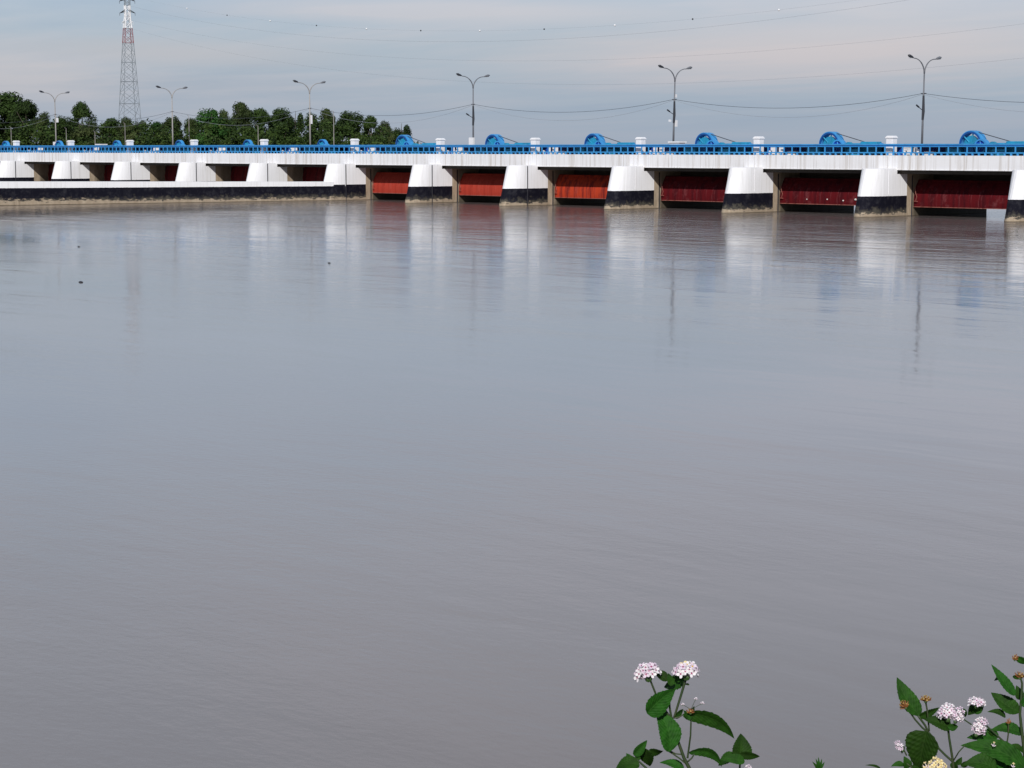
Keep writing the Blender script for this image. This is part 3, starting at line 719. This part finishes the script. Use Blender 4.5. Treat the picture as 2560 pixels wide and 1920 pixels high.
# ------------------------------------------------------------------ trees on the far bank
def leafmat(name, c0, c1, c2):
    mm, b = mat(name); oi = N.new('ShaderNodeObjectInfo')
    n = noise(pos((1, 1, 1), True), 0.55, 4, 0.6)
    c = ramp(n, [(0.35, c0), (0.52, c1), (0.72, c2)])
    hs_ = N.new('ShaderNodeHueSaturation'); L.new(c, hs_.inputs['Color']); L.new(mth('ADD', mth('MULTIPLY', oi.outputs['Random'], 0.5), 0.75), hs_.inputs['Value'])
    setc(b, hs_.outputs[0], 0.7); b.inputs['Specular IOR Level'].default_value = 0.15; return mm
M_f1 = leafmat('foliage_green', (0.010, 0.022, 0.004), (0.028, 0.052, 0.010), (0.058, 0.090, 0.020))
M_f2 = leafmat('foliage_olive', (0.014, 0.024, 0.006), (0.038, 0.056, 0.015), (0.078, 0.098, 0.032))
M_f3 = leafmat('foliage_fresh', (0.012, 0.036, 0.006), (0.026, 0.078, 0.014), (0.05, 0.12, 0.025))
M_bark = paint('bark', (0.12, 0.10, 0.08), (0.06, 0.05, 0.04), 0.9, 0.8, 2.0)
def crown_mesh(seed, nb, cone):
    r = random.Random(seed); g = MB()
    for i in range(nb):
        u = r.uniform(-1, 1); q = r.uniform(0, 2 * math.pi); rr = r.uniform(0.20, 0.72)
        z = u * 0.78; wdt = math.sqrt(max(0, 1 - u * u)) * (1 - cone * max(0, u))
        c = Vector((math.cos(q) * wdt * rr, math.sin(q) * wdt * rr, z)); br = r.uniform(0.17, 0.36)
        for j in range(int(250 * br / 0.25)):
            d = Vector((r.gauss(0, 1), r.gauss(0, 1), r.gauss(0, 1))).normalized()
            p = c + Vector((d.x, d.y, d.z * 0.8)) * br * (r.uniform(0.5, 1.08))
            nrm = (d + Vector((r.uniform(-.7, .7), r.uniform(-.7, .7), r.uniform(-.3, .9)))).normalized()
            a_ = nrm.cross(Vector((r.uniform(-1, 1), r.uniform(-1, 1), r.uniform(-1, 1)))).normalized(); b_ = nrm.cross(a_)
            s = r.uniform(0.028, 0.055)
            g.add([p - a_ * s, p - b_ * s * .6, p + a_ * s, p + b_ * s * .6], [(0, 1, 2, 3)])
    return g
variants = []
for i, (nb, cone) in enumerate(((34, .2), (30, .35), (38, .1), (26, .3), (34, .45))):
    variants.append(crown_mesh(11 + i, nb, cone))
crown_data = {}
def crown_obj(v, mt, parent):
    key = (v, mt.name)
    if key not in crown_data:
        o_ = variants[v].build('crown', mt, parent=parent); crown_data[key] = o_.data; return o_
    o_ = bpy.data.objects.new('crown', crown_data[key]); C.objects.link(o_); o_.parent = parent; return o_
def tree(x, top, wd, D, v, mt, label, trunk=0.28, low=None):
    base = at(x, 370.5, D); base.z = 2.2
    H = 5.5 + (376.5 - top) * D / 5034 - 2.2
    W = wd * D / 5034 / 2
    t = thing('tree', base, label, 'tree', 'trees on the far bank')
    zlow = H * (0.18 if low is None else low)
    c = crown_obj(v, mt, t); c.location = (0, 0, (H + zlow) / 2); c.scale = (W * 1.5, W * 1.5, (H - zlow) / 2 / 0.92); c.rotation_euler = (0, 0, rnd.uniform(0, 6.28))
    g = MB(); g.tube([(0, 0, -.5), (.1, 0, H * .4), (0, .1, H * .75)], [trunk, trunk * .7, trunk * .3], 7)
    for i in range(5):
        q = i * 1.25 + rnd.random(); z0 = H * (.3 + .09 * i)
        g.tube([(0, 0, z0), (math.cos(q) * W * .35, math.sin(q) * W * .35, z0 + H * .12), (math.cos(q) * W * .65, math.sin(q) * W * .65, z0 + H * .25)], [trunk * .4, trunk * .28, trunk * .12], 5)
    g.build('trunk', M_bark, parent=t)
TR = [
 (12, 238, 130, 440, 2, M_f1, 'tallest broad dark tree at the left edge of the photo'),
 (68, 258, 70, 432, 0, M_f1, 'dark tree stepping down right of the tallest one at the left edge'),
 (112, 288, 62, 425, 1, M_f2, 'low olive bushy tree left of the leftmost lamp'),
 (160, 298, 66, 430, 2, M_f1, 'low rounded tree just right of the leftmost lamp'),
 (207, 263, 62, 470, 0, M_f1, 'round dark crown standing above its neighbours left of the pylon'),
 (222, 300, 80, 425, 3, M_f2, 'yellowish low tree in front of the round raised crown'),
 (275, 302, 72, 430, 4, M_f1, 'low tree at the left leg of the pylon'),
 (318, 300, 60, 425, 1, M_f2, 'olive tree directly under the pylon'),
 (345, 292, 52, 450, 3, M_f2, 'thin greyish tree with showing branches at the right leg of the pylon'),
 (392, 312, 55, 440, 0, M_f3, 'small pale green tree between pylon and nearest lamp'),
 (432, 298, 62, 430, 1, M_f2, 'yellow-green cone shaped tree behind the lamp right of the pylon'),
 (480, 302, 56, 440, 4, M_f2, 'lighter narrow tree right of the lamp beside the pylon'),
 (527, 279, 72, 430, 2, M_f3, 'brightest green tree at the left end of the dense stand'),
 (560, 282, 60, 432, 1, M_f2, 'olive tree between the bright green tree and the highest peaked one'),
 (607, 262, 66, 440, 4, M_f2, 'highest peaked tree in the dense stand'),
 (650, 279, 60, 430, 0, M_f1, 'dark tree right of the highest peaked one'),
 (700, 277, 66, 436, 2, M_f1, 'broad dark tree left of the lamp before the dense stand'),
 (738, 272, 52, 445, 3, M_f1, 'upright tree peaking just left of the lamp before the dense stand'),
 (780, 290, 60, 430, 1, M_f1, 'tree partly behind the lamp before the dense stand'),
 (820, 278, 50, 440, 4, M_f2, 'narrow forked tree right of the lamp before the dense stand'),
 (876, 285, 76, 430, 2, M_f1, 'full round tree third from the right end of the woods'),
 (928, 297, 56, 436, 0, M_f1, 'oval dark tree second from the right end of the woods'),
 (963, 309, 46, 430, 1, M_f2, 'small yellowish tree in the dip near the right end of the woods'),
 (1003, 305, 54, 440, 3, M_f1, 'outermost tree at the right end of the woods'),
]
for a_ in TR: tree(*a_)
# the low undergrowth that closes the wood below the crowns
g = MB(); r = random.Random(5)
for i in range(640):
    x = r.uniform(-160, 1046); D = r.uniform(405, 470); p = at(x, 370.5, D)
    hmax = 9.0 + r.uniform(-3.0, .6) if x < 900 else (6.8 + r.uniform(-2, .5) if x < 1000 else 3.4); cz = 2.2 + r.uniform(0.4, hmax); br = r.uniform(1.0, 2.0)
    for j in range(70):
        d = Vector((r.gauss(0, 1), r.gauss(0, 1), r.gauss(0, 1))).normalized(); q = Vector((p.x, p.y, cz)) + d * br * r.uniform(.5, 1.1)
        n_ = (d + Vector((r.uniform(-.7, .7), r.uniform(-.7, .7), r.uniform(-.3, .9)))).normalized(); u_ = n_.cross(Vector((r.uniform(-1, 1), r.uniform(-1, 1), 1))).normalized(); v_ = n_.cross(u_); s = r.uniform(.18, .38)
        g.add([q - u_ * s, q - v_ * s * .6, q + u_ * s, q + v_ * s * .6], [(0, 1, 2, 3)])
tag(g.build('undergrowth', M_f1), 'dark undergrowth closing the far wood below the crowns', 'undergrowth', None, 'stuff')

# ------------------------------------------------------------------ floating scraps on the water
def scrap(x, y, s, label):
    p = onp(x, y, 2, 0.0); g = MB()
    g.ball((0, 0, .01), s, 1.0, .45, 8); g.tube([(-s * 1.6, .1 * s, .015), (0, 0, .04), (s * 2, -.3 * s, .02)], [s * .18, s * .25, s * .1], 5)
    o_ = g.build('floating_debris', M_dark, local=(0, 0, 0)); o_.location = p; tag(o_, label, 'debris', 'scraps floating on the river')
scrap(202, 706, 0.10, 'small dark scrap floating alone on the left part of the river')
scrap(197, 617, 0.07, 'tiny dark scrap floating farther out, above the larger one on the left')
scrap(823, 658, 0.07, 'tiny dark scrap floating below the pale pier reflections, left of centre')

# ------------------------------------------------------------------ flowering shrubs in front
mm, b = mat('shrub_leaf'); M_leaf = mm
uvn = N.new('ShaderNodeUVMap').outputs[0]; U_, V_, _w = sepz(uvn)
av = mth('ABSOLUTE', mth('SUBTRACT', V_, 0.5))
ph = mth('SUBTRACT', mth('MULTIPLY', U_, 9.0), mth('MULTIPLY', av, 7.0))
vein = mth('POWER', mth('ABSOLUTE', mth('SINE', mth('MULTIPLY', ph, math.pi))), 0.5)
mid_ = ramp(av, [(0.0, (0, 0, 0)), (0.035, (1, 1, 1))])
vv = mth('MULTIPLY', vein, mid_)
oi = N.new('ShaderNodeObjectInfo')
nz = noise(pos((1, 1, 1), True), 60, 5, 0.6)
c = ramp(nz, [(0.3, (0.007, 0.030, 0.002)), (0.7, (0.018, 0.072, 0.005))])
c = mixc(mth('MULTIPLY', mth('SUBTRACT', 1.0, vv), 0.38), c, (0.045, 0.105, 0.020))
hs_ = N.new('ShaderNodeHueSaturation'); L.new(c, hs_.inputs['Color']); L.new(mth('ADD', mth('MULTIPLY', oi.outputs['Random'], 0.8), 0.6), hs_.inputs['Value'])
L.new(mth('ADD', 0.485, mth('MULTIPLY', oi.outputs['Random'], 0.03)), hs_.inputs['Hue'])
setc(b, hs_.outputs[0], 0.65); b.inputs['Specular IOR Level'].default_value = 0.12; bump(b, mth('ADD', vv, mth('MULTIPLY', nz, 0.8)), 0.4, 0.0015)
M_stem = paint('shrub_stem', (0.022, 0.045, 0.010), (0.06, 0.05, 0.02), 0.6, 0.6, 30, True)
M_pet = {}
for nm_, c_ in (('pink', (0.66, 0.54, 0.62)), ('white', (0.74, 0.69, 0.70)), ('cream', (0.75, 0.62, 0.32)), ('throat_pink', (0.32, 0.05, 0.14)), ('throat_yellow', (0.60, 0.38, 0.05)), ('bud', (0.36, 0.25, 0.06)), ('calyx', (0.04, 0.09, 0.02)), ('old', (0.22, 0.08, 0.02))):
    M_pet[nm_] = paint('petal_' + nm_, c_, tuple(q * .75 for q in c_), 0.6, 0.5, 80, True)
MP = [M_pet[k_] for k_ in ('pink', 'white', 'cream', 'throat_pink', 'throat_yellow', 'bud', 'calyx', 'old')]
pr_ = random.Random(3)
class Shrub:
    def __init__(s, ox, D, label, base, roots):
        s.ox, s.D = ox, D; p = at(base, 1900, D); p.z = 3.88; s.t = thing('flowering_shrub', p, label, 'shrub'); s.lo = s.t.location.copy(); s.roots = roots
    def P(s, zx, zy, dd=0.0): return at(s.ox + zx / 4.608, 1600 + zy / 4.608, s.D + dd)
    def m(s): return s.D / 5034 / 4.608          # metres per zoomed pixel
    def stem(s, pts, r0, r1):
        q = [s.P(*p) for p in pts]; n = len(q)
        # smooth it a little
        out = []
        for i in range(n - 1):
            a_, b_ = q[i], q[i + 1]; pa = q[max(i - 1, 0)]; pb = q[min(i + 2, n - 1)]
            for j in range(4):
                t = j / 4; out.append(a_ + (b_ - a_) * t + (((b_ - pa) - (b_ - a_) * 2) * 0.5 * t * (1 - t) ** 2 + ((b_ - a_) * 2 - (pb - a_)) * 0.5 * t * t * (1 - t)) * 0)
        out.append(q[-1]); k = len(out)
        g = MB(); g.tube(out, [(r0 + (r1 - r0) * i / (k - 1)) * s.m() for i in range(k)], 8); g.build('stem', M_stem, parent=s.t, local=s.lo, smooth=True)
    def leaf(s, bx, by, tx, ty, wd, arch=0.0, roll=25, dz=0.02, dd=0.0, curl=0.15, shp=0.62):
        A = s.P(bx, by, dd); B = s.P(tx, ty, dd + dz); ln = (B - A).length; d = (B - A).normalized()
        view = ((A + B) / 2 - CAM).normalized(); side = d.cross(view).normalized(); nrm = side.cross(d).normalized()
        if nrm.dot(view) > 0: nrm = -nrm
        ra = math.radians(roll); side2 = side * math.cos(ra) + nrm * math.sin(ra); nrm2 = nrm * math.cos(ra) - side * math.sin(ra)
        W = wd * s.m() / max(math.cos(ra), .3) / 2; g = MB(); nu, nv = 30, 8; g.uv = []
        perp = side if side.z > 0 else -side
        for i in range(nu + 1):
            t = i / nu; tt = t ** shp; prof = math.sin(math.pi * tt) ** 0.85 * (1.0 if t < .85 else 1.0) if 0 < t < 1 else 0
            c_ = A + d * ln * t + perp * (arch * s.m() * 4 * t * (1 - t)) + nrm2 * (curl * ln * (math.sin(math.pi * t) * .5 - t * t * .6))
            saw = (t * 15) % 1.0
            for j in range(nv + 1):
                v = j / nv * 2 - 1; ed = (1 + 0.10 * (saw - 0.4)) if abs(v) > .99 else 1.0
                hgt = abs(v) * 0.50 - v * v * 0.22 + 0.07 * math.sin((t * 9 - abs(v) * 3.5) * 2 * math.pi) * abs(v)
                p = c_ + side2 * (v * W * prof * ed) + nrm2 * (hgt * W * prof)
                g.v.append(tuple(p)); g.uv.append((t, j / nv))
        for i in range(nu):
            for j in range(nv):
                a_ = i * (nv + 1) + j; g.f.append((a_, a_ + 1, a_ + nv + 2, a_ + nv + 1)); g.mi.append(0)
        g.build('leaf', M_leaf, parent=s.t, local=s.lo, smooth=True)
    def flower(s, cx, cy, wd, ht, mode='pink', tilt=0.0, dd=-0.01, n=None, bell=0.55):
        c0 = s.P(cx, cy + ht * .35, dd); R_ = wd * s.m() * .47; Hh = ht * s.m() * .72
        view = (c0 - CAM).normalized(); xa = view.cross(ZZ).normalized(); xa = -xa if xa.dot(RT) < 0 else xa; up = (ZZ - view * ZZ.dot(view)).normalized()
        ca, sa = math.cos(tilt), math.sin(tilt); xa, up = xa * ca + up * sa, up * ca - xa * sa; dp = -view
        g = MB(); n = n or int(10 + wd * 0.09)
        petals = []
        for i in range(n):
            k = i + .5; ph_ = math.acos(1 - k / n * 1.12); q = k * 2.39996
            dr = Vector((math.sin(ph_) * math.cos(q), math.sin(ph_) * math.sin(q), math.cos(ph_)))
            rel = k / n
            if mode == 'bud': fl = 0.45
            else: fl = 1.0
            jr = pr_.uniform(.84, 1.12); dr = dr * jr
            p = c0 + xa * dr.x * R_ * .86 + dp * dr.y * R_ * .86 + up * (dr.z * Hh * .92 - 0.1 * Hh)
            nr = (xa * dr.x + dp * (dr.y + .25) + up * (dr.z * .9 + .15)).normalized()
            e1 = nr.cross(Vector((.3, .5, .8))).normalized(); e2 = nr.cross(e1); fs = (0.225 * R_ + 0.0012) * fl * pr_.uniform(.85, 1.15)
            if mode == 'cream': col = 2
            elif mode == 'bud': col = 5 if pr_.random() < .6 else 7
            else: col = 2 if rel < .10 and mode == 'pinkc' else (1 if pr_.random() < .55 else 0)
            g.cur = col; rot = pr_.uniform(0, 1.57)
            for l_ in range(4):
                q2 = rot + l_ * math.pi / 2; u_ = e1 * math.cos(q2) + e2 * math.sin(q2); v_ = nr.cross(u_)
                cup = nr * fs * .18
                g.add([p, p + u_ * fs * .5 - v_ * fs * .42, p + u_ * fs * 1.0 - v_ * fs * .32 + cup, p + u_ * fs * 1.12 + cup, p + u_ * fs * 1.0 + v_ * fs * .32 + cup, p + u_ * fs * .5 + v_ * fs * .42], [(0, 1, 2, 3, 4, 5)])
            g.cur = 4 if col == 2 or (rel < .4 and mode == 'pinkc') else (3 if mode != 'bud' else 7)
            ps = p + nr * 0.0004; rr = fs * .27; g.add([ps + (e1 * math.cos(a_) + e2 * math.sin(a_)) * rr for a_ in (0, 1.05, 2.1, 3.14, 4.19, 5.24)], [(0, 1, 2, 3, 4, 5)])
            petals.append(p)
        fo = g.build('flower_head', MP, parent=s.t, local=s.lo)
        g = MB(); cb_ = c0 - up * Hh * .45
        for p in petals: g.tube([cb_, p - (p - cb_) * .04], 0.0009 if mode != 'bud' else .0012, 4, False)
        g.cur = 0; o_ = g.build('floret_tubes', M_pet['old'] if mode == 'bud' else M_pet['pink'], parent=fo, local=(0, 0, 0)); o_.data.transform(Matrix.Translation(-s.lo))
        g = MB(); g.ball(cb_, R_ * .28, 1, 1.0, 8); o_ = g.build('calyx', M_pet['calyx'], parent=fo); o_.data.transform(Matrix.Translation(-s.lo))
s1 = Shrub(1480, 4.1, 'flowering shrub with two pale pink flower heads side by side', 1722, None)
s1.stem([(1210, 2300), (1160, 1700), (1120, 1475), (1060, 1360), (960, 1080), (915, 900), (895, 780), (890, 640)], 27, 10)
s1.stem([(905, 900), (840, 800), (760, 690), (710, 560), (650, 410)], 14, 11)
s1.stem([(945, 890), (975, 800), (1030, 620), (1095, 400)], 12, 16)
s1.stem([(1100, 1360, -.01), (1110, 1290, -.01), (1135, 1100, -.02), (1142, 900, -.02)], 12, 9)
s1.stem([(1090, 1430), (1010, 1365), (930, 1310), (880, 1280)], 10, 8)
s1.stem([(1040, 1320), (960, 1310), (905, 1280)], 9, 8)
s1.stem([(930, 900), (1000, 890), (1060, 855)], 10, 8)
s1.stem([(1105, 1400), (1150, 1360), (1180, 1310)], 11, 9)
s1.stem([(1180, 2000), (760, 1640), (620, 1470), (540, 1400), (480, 1350)], 18, 9)
s1.stem([(1200, 2000), (1640, 1700), (1700, 1500), (1710, 1350)], 18, 10)
s1.leaf(635, 850, 975, 580, 250, 40, 30, .01, -.03)
s1.leaf(895, 1290, 735, 800, 270, 60, 20, .02, -.02, .1, .72)
s1.leaf(1050, 850, 1645, 1165, 185, 120, 30, .03, -.02, .1, .62)
s1.leaf(870, 470, 700, 352, 115, 10, 20, .02, .0)
s1.leaf(1095, 440, 815, 530, 190, -30, 35, .02, .02)
s1.leaf(905, 530, 885, 375, 90, 0, 30, .02, -.01)
s1.leaf(950, 890, 1065, 800, 70, 10, 40, .02)
s1.leaf(880, 870, 790, 840, 40, 0, 40, .02)
s1.leaf(1120, 520, 1060, 505, 25, 0, 40, .01)
s1.leaf(1120, 1290, 1500, 1480, 125, 110, 30, .02, .01, .1)
s1.leaf(1110, 860, 1190, 760, 60, 0, 40, .02, -.02); s1.leaf(1120, 930, 1060, 800, 70, 0, 40, .02, -.03)
s1.leaf(1700, 1380, 1725, 1075, 240, 0, 25, .02, .0)
s1.leaf(1760, 1400, 1478, 1370, 125, 10, 20, .0, -.03)
s1.leaf(1700, 1310, 1940, 1355, 100, 10, 30, .01, -.02)
s1.leaf(1650, 1330, 1440, 1440, 130, 0, 35, .02, .02)
s1.leaf(480, 1330, 645, 1160, 115, 10, 30, .01)
s1.leaf(620, 1250, 660, 1465, 190, 0, 30, .02, .02, .1, .5)
s1.leaf(660, 1260, 830, 1290, 90, -10, 40, .02, .02)
s1.leaf(550, 1440, 255, 1500, 170, 40, 25, .01, -.02)
s1.leaf(450, 1390, 395, 1300, 60, 0, 30, .01)
s1.leaf(540, 1390, 500, 1330, 60, 0, 30, .01)
s1.leaf(1060, 1500, 780, 1400, 110, 20, 30, .01, .02)
s1.leaf(900, 1750, 600, 1560, 200, 30, 25, 0); s1.leaf(1500, 1780, 1850, 1560, 190, 30, 25, 0); s1.leaf(1250, 1800, 1130, 1560, 170, 30, 25, 0)
s1.flower(635, 320, 350, 190, 'pink', 0.28, n=36)
s1.flower(1090, 300, 350, 190, 'pinkc', -0.02, n=38)
s1.flower(1135, 800, 120, 70, 'bud', 0, -.03, 12)
s1.flower(1800, 1450, 100, 70, 'pink', 0, -.03, 8)
# stray florets above the bud
for (fx, fy) in ((1195, 670), (1270, 720), (1045, 735)):
    s1.stem([(1140, 800, -.03), ((1140 + fx) / 2, (800 + fy) / 2 + 5, -.03), (fx, fy + 10, -.03)], 3, 3); s1.flower(fx, fy, 60, 24, 'pink', 0, -.03, 3)

s2 = Shrub(2080, 4.0, 'leafy flowering shrub in the lower right corner with lilac, cream and budding heads', 2420, None)
s2.stem([(1420, 2300), (1410, 1700), (1400, 1475), (1390, 1380), (1350, 1130), (1335, 1000), (1325, 900)], 20, 11)
s2.stem([(1390, 1400), (1310, 1330), (1230, 1250), (1170, 1130), (1100, 1050)], 14, 12)
s2.stem([(1100, 1060), (1040, 1010), (960, 920), (860, 775)], 12, 10)
s2.stem([(1110, 1060), (1070, 980), (990, 870)], 13, 13); s2.stem([(1120, 1050), (1110, 940), (1095, 800), (1075, 690)], 10, 10)
s2.stem([(2300, 2200), (2250, 1600), (2212, 1250), (2180, 1000), (2165, 850), (2185, 600), (2190, 500), (2160, 390)], 24, 10)
s2.stem([(2300, 1500), (2160, 1310), (1990, 1180), (1880, 1080), (1760, 970), (1700, 960)], 14, 9)
s2.stem([(1700, 1040), (1600, 970), (1490, 895)], 9, 8)
s2.stem([(2010, 1230), (2030, 1090), (2035, 940)], 9, 9)
s2.stem([(1700, 2200), (1900, 1700), (2080, 1400), (2130, 1300)], 18, 12)
s2.stem([(1150, 2200), (1050, 1800), (960, 1500), (860, 1420)], 16, 10); s2.stem([(860, 1330), (835, 1280), (800, 1220)], 9, 8)
s2.leaf(1010, 870, 760, 425, 210, -45, 25, .02, .0, .1, .7)
s2.leaf(1000, 880, 1250, 790, 95, 10, 40, .01, .01)
s2.leaf(1370, 1010, 1065, 900, 170, 0, 30, .0, -.01); s2.leaf(1330, 1000, 1455, 1000, 90, 0, 20, .0, -.02, .1, .9)
s2.leaf(1085, 1050, 985, 1530, 400, 0, 15, .02, -.02, .08, .52)
s2.leaf(2110, 640, 1850, 275, 120, -25, 35, .01, -.02, .1, .7); s2.leaf(1990, 410, 1865, 465, 60, 0, 30, .0, .01)
s2.leaf(2165, 830, 1840, 600, 190, -30, 25, .01, .0, .1, .75)
s2.leaf(2160, 690, 2130, 520, 110, 0, 30, .01, .02); s2.leaf(2130, 190, 2260, 290, 90, 10, 30, .01); s2.leaf(2080, 420, 2250, 410, 60, 0, 30, .01); s2.leaf(2180, 760, 2300, 600, 110, 0, 30, .01)
s2.leaf(2000, 890, 1795, 820, 75, 22, 35, .0)
s2.leaf(2190, 1080, 1825, 1030, 140, 30, 30, .0, .01)
s2.leaf(1920, 1090, 1555, 1110, 150, -20, 30, .0, .01); s2.leaf(1790, 1060, 1880, 1180, 90, 0, 30, .0, .01); s2.leaf(1760, 1000, 1740, 1140, 100, 0, 30, 0, .01)
s2.leaf(2260, 1500, 1500, 1200, 250, 70, 25, .0, -.02, .1, .75); s2.stem([(1530, 1215, -.02), (1460, 1290, -.02), (1400, 1390, 0)], 8, 8)
s2.leaf(1900, 1500, 1520, 1420, 240, 40, 25, .0, -.04); s2.leaf(2050, 1480, 1640, 1330, 190, 30, 25, .0, .0); s2.leaf(2150, 1460, 1980, 1560, 150, 0, 25)
s2.leaf(2190, 1270, 2020, 1220, 80, 10, 30, .0); s2.leaf(2200, 1200, 2320, 1300, 140, 0, 30, .0)
s2.leaf(2230, 1090, 2300, 1180, 110, 0, 30, .0); s2.leaf(2200, 1350, 2330, 1420, 150, 0, 30, .0)
s2.leaf(1700, 760, 1560, 860, 130, 0, 30, .0, .02); s2.leaf(1620, 830, 1760, 720, 110, 0, 30, .0, .01); s2.leaf(1520, 790, 1530, 890, 100, 0, 40, .0, .02)
s2.leaf(870, 1480, 835, 1340, 110, 0, 30, .0); s2.leaf(830, 1440, 680, 1450, 70, 10, 30, .0); s2.leaf(830, 1220, 800, 1310, 60, 0, 40, 0)
s2.leaf(1030, 1480, 900, 1450, 70, 0, 30, .0); s2.leaf(1430, 1430, 1500, 1350, 70, 0, 30, .0); s2.leaf(1400, 1400, 1440, 1520, 90, 0, 30, .0); s2.leaf(1480, 1440, 1600, 1400, 70, 0, 30)
s2.leaf(2050, 1560, 1700, 1640, 260, 30, 20); s2.leaf(1500, 1700, 1250, 1560, 220, 30, 20); s2.leaf(560, 1480, 385, 1435, 30, 6, 30, 0)
s2.flower(1330, 790, 260, 190, 'pink', 0.1, -.02, 34); s2.flower(1440, 820, 190, 190, 'pink', -0.3, -.03, 24)
s2.flower(1665, 690, 240, 110, 'white', 0.0, -.01, 22); s2.flower(1690, 930, 190, 260, 'pink', -0.35, -.02, 34)
s2.flower(785, 1180, 110, 160, 'white', 0.7, -.02, 18); s2.flower(1210, 1400, 250, 190, 'cream', 0.0, -.04, 26)
s2.flower(1090, 1430, 110, 110, 'cream', 0.5, -.05, 5); s2.flower(1275, 1450, 110, 100, 'cream', -.3, -.05, 5)
s2.flower(835, 715, 145, 110, 'bud', 0.5, -.02, 20); s2.flower(1080, 655, 165, 80, 'bud', 0, -.01, 22)
s2.flower(2110, 180, 95, 80, 'bud', -.2, 0, 12); s2.flower(2160, 380, 140, 90, 'bud', 0, 0, 16)
s2.flower(2035, 920, 80, 70, 'bud', 0, 0, 8); s2.flower(1860, 1190, 70, 60, 'cream', 0, -.03, 3); s2.flower(2085, 1430, 70, 60, 'cream', 0, -.05, 3)

s3 = Shrub(1960, 4.15, 'small green shoot just breaking the bottom edge between the two shrubs', 2045, None)
s3.stem([(400, 2300), (395, 1800), (392, 1400)], 12, 6)
for (tx, ty) in ((330, 1400), (370, 1365), (400, 1350), (440, 1370), (470, 1405), (350, 1440), (450, 1440)):
    s3.leaf(395, 1500, tx, ty, 34, 0, 25, .0)
s3.leaf(400, 1560, 260, 1500, 60, 10, 25); s3.leaf(400, 1560, 540, 1490, 60, 10, 25)
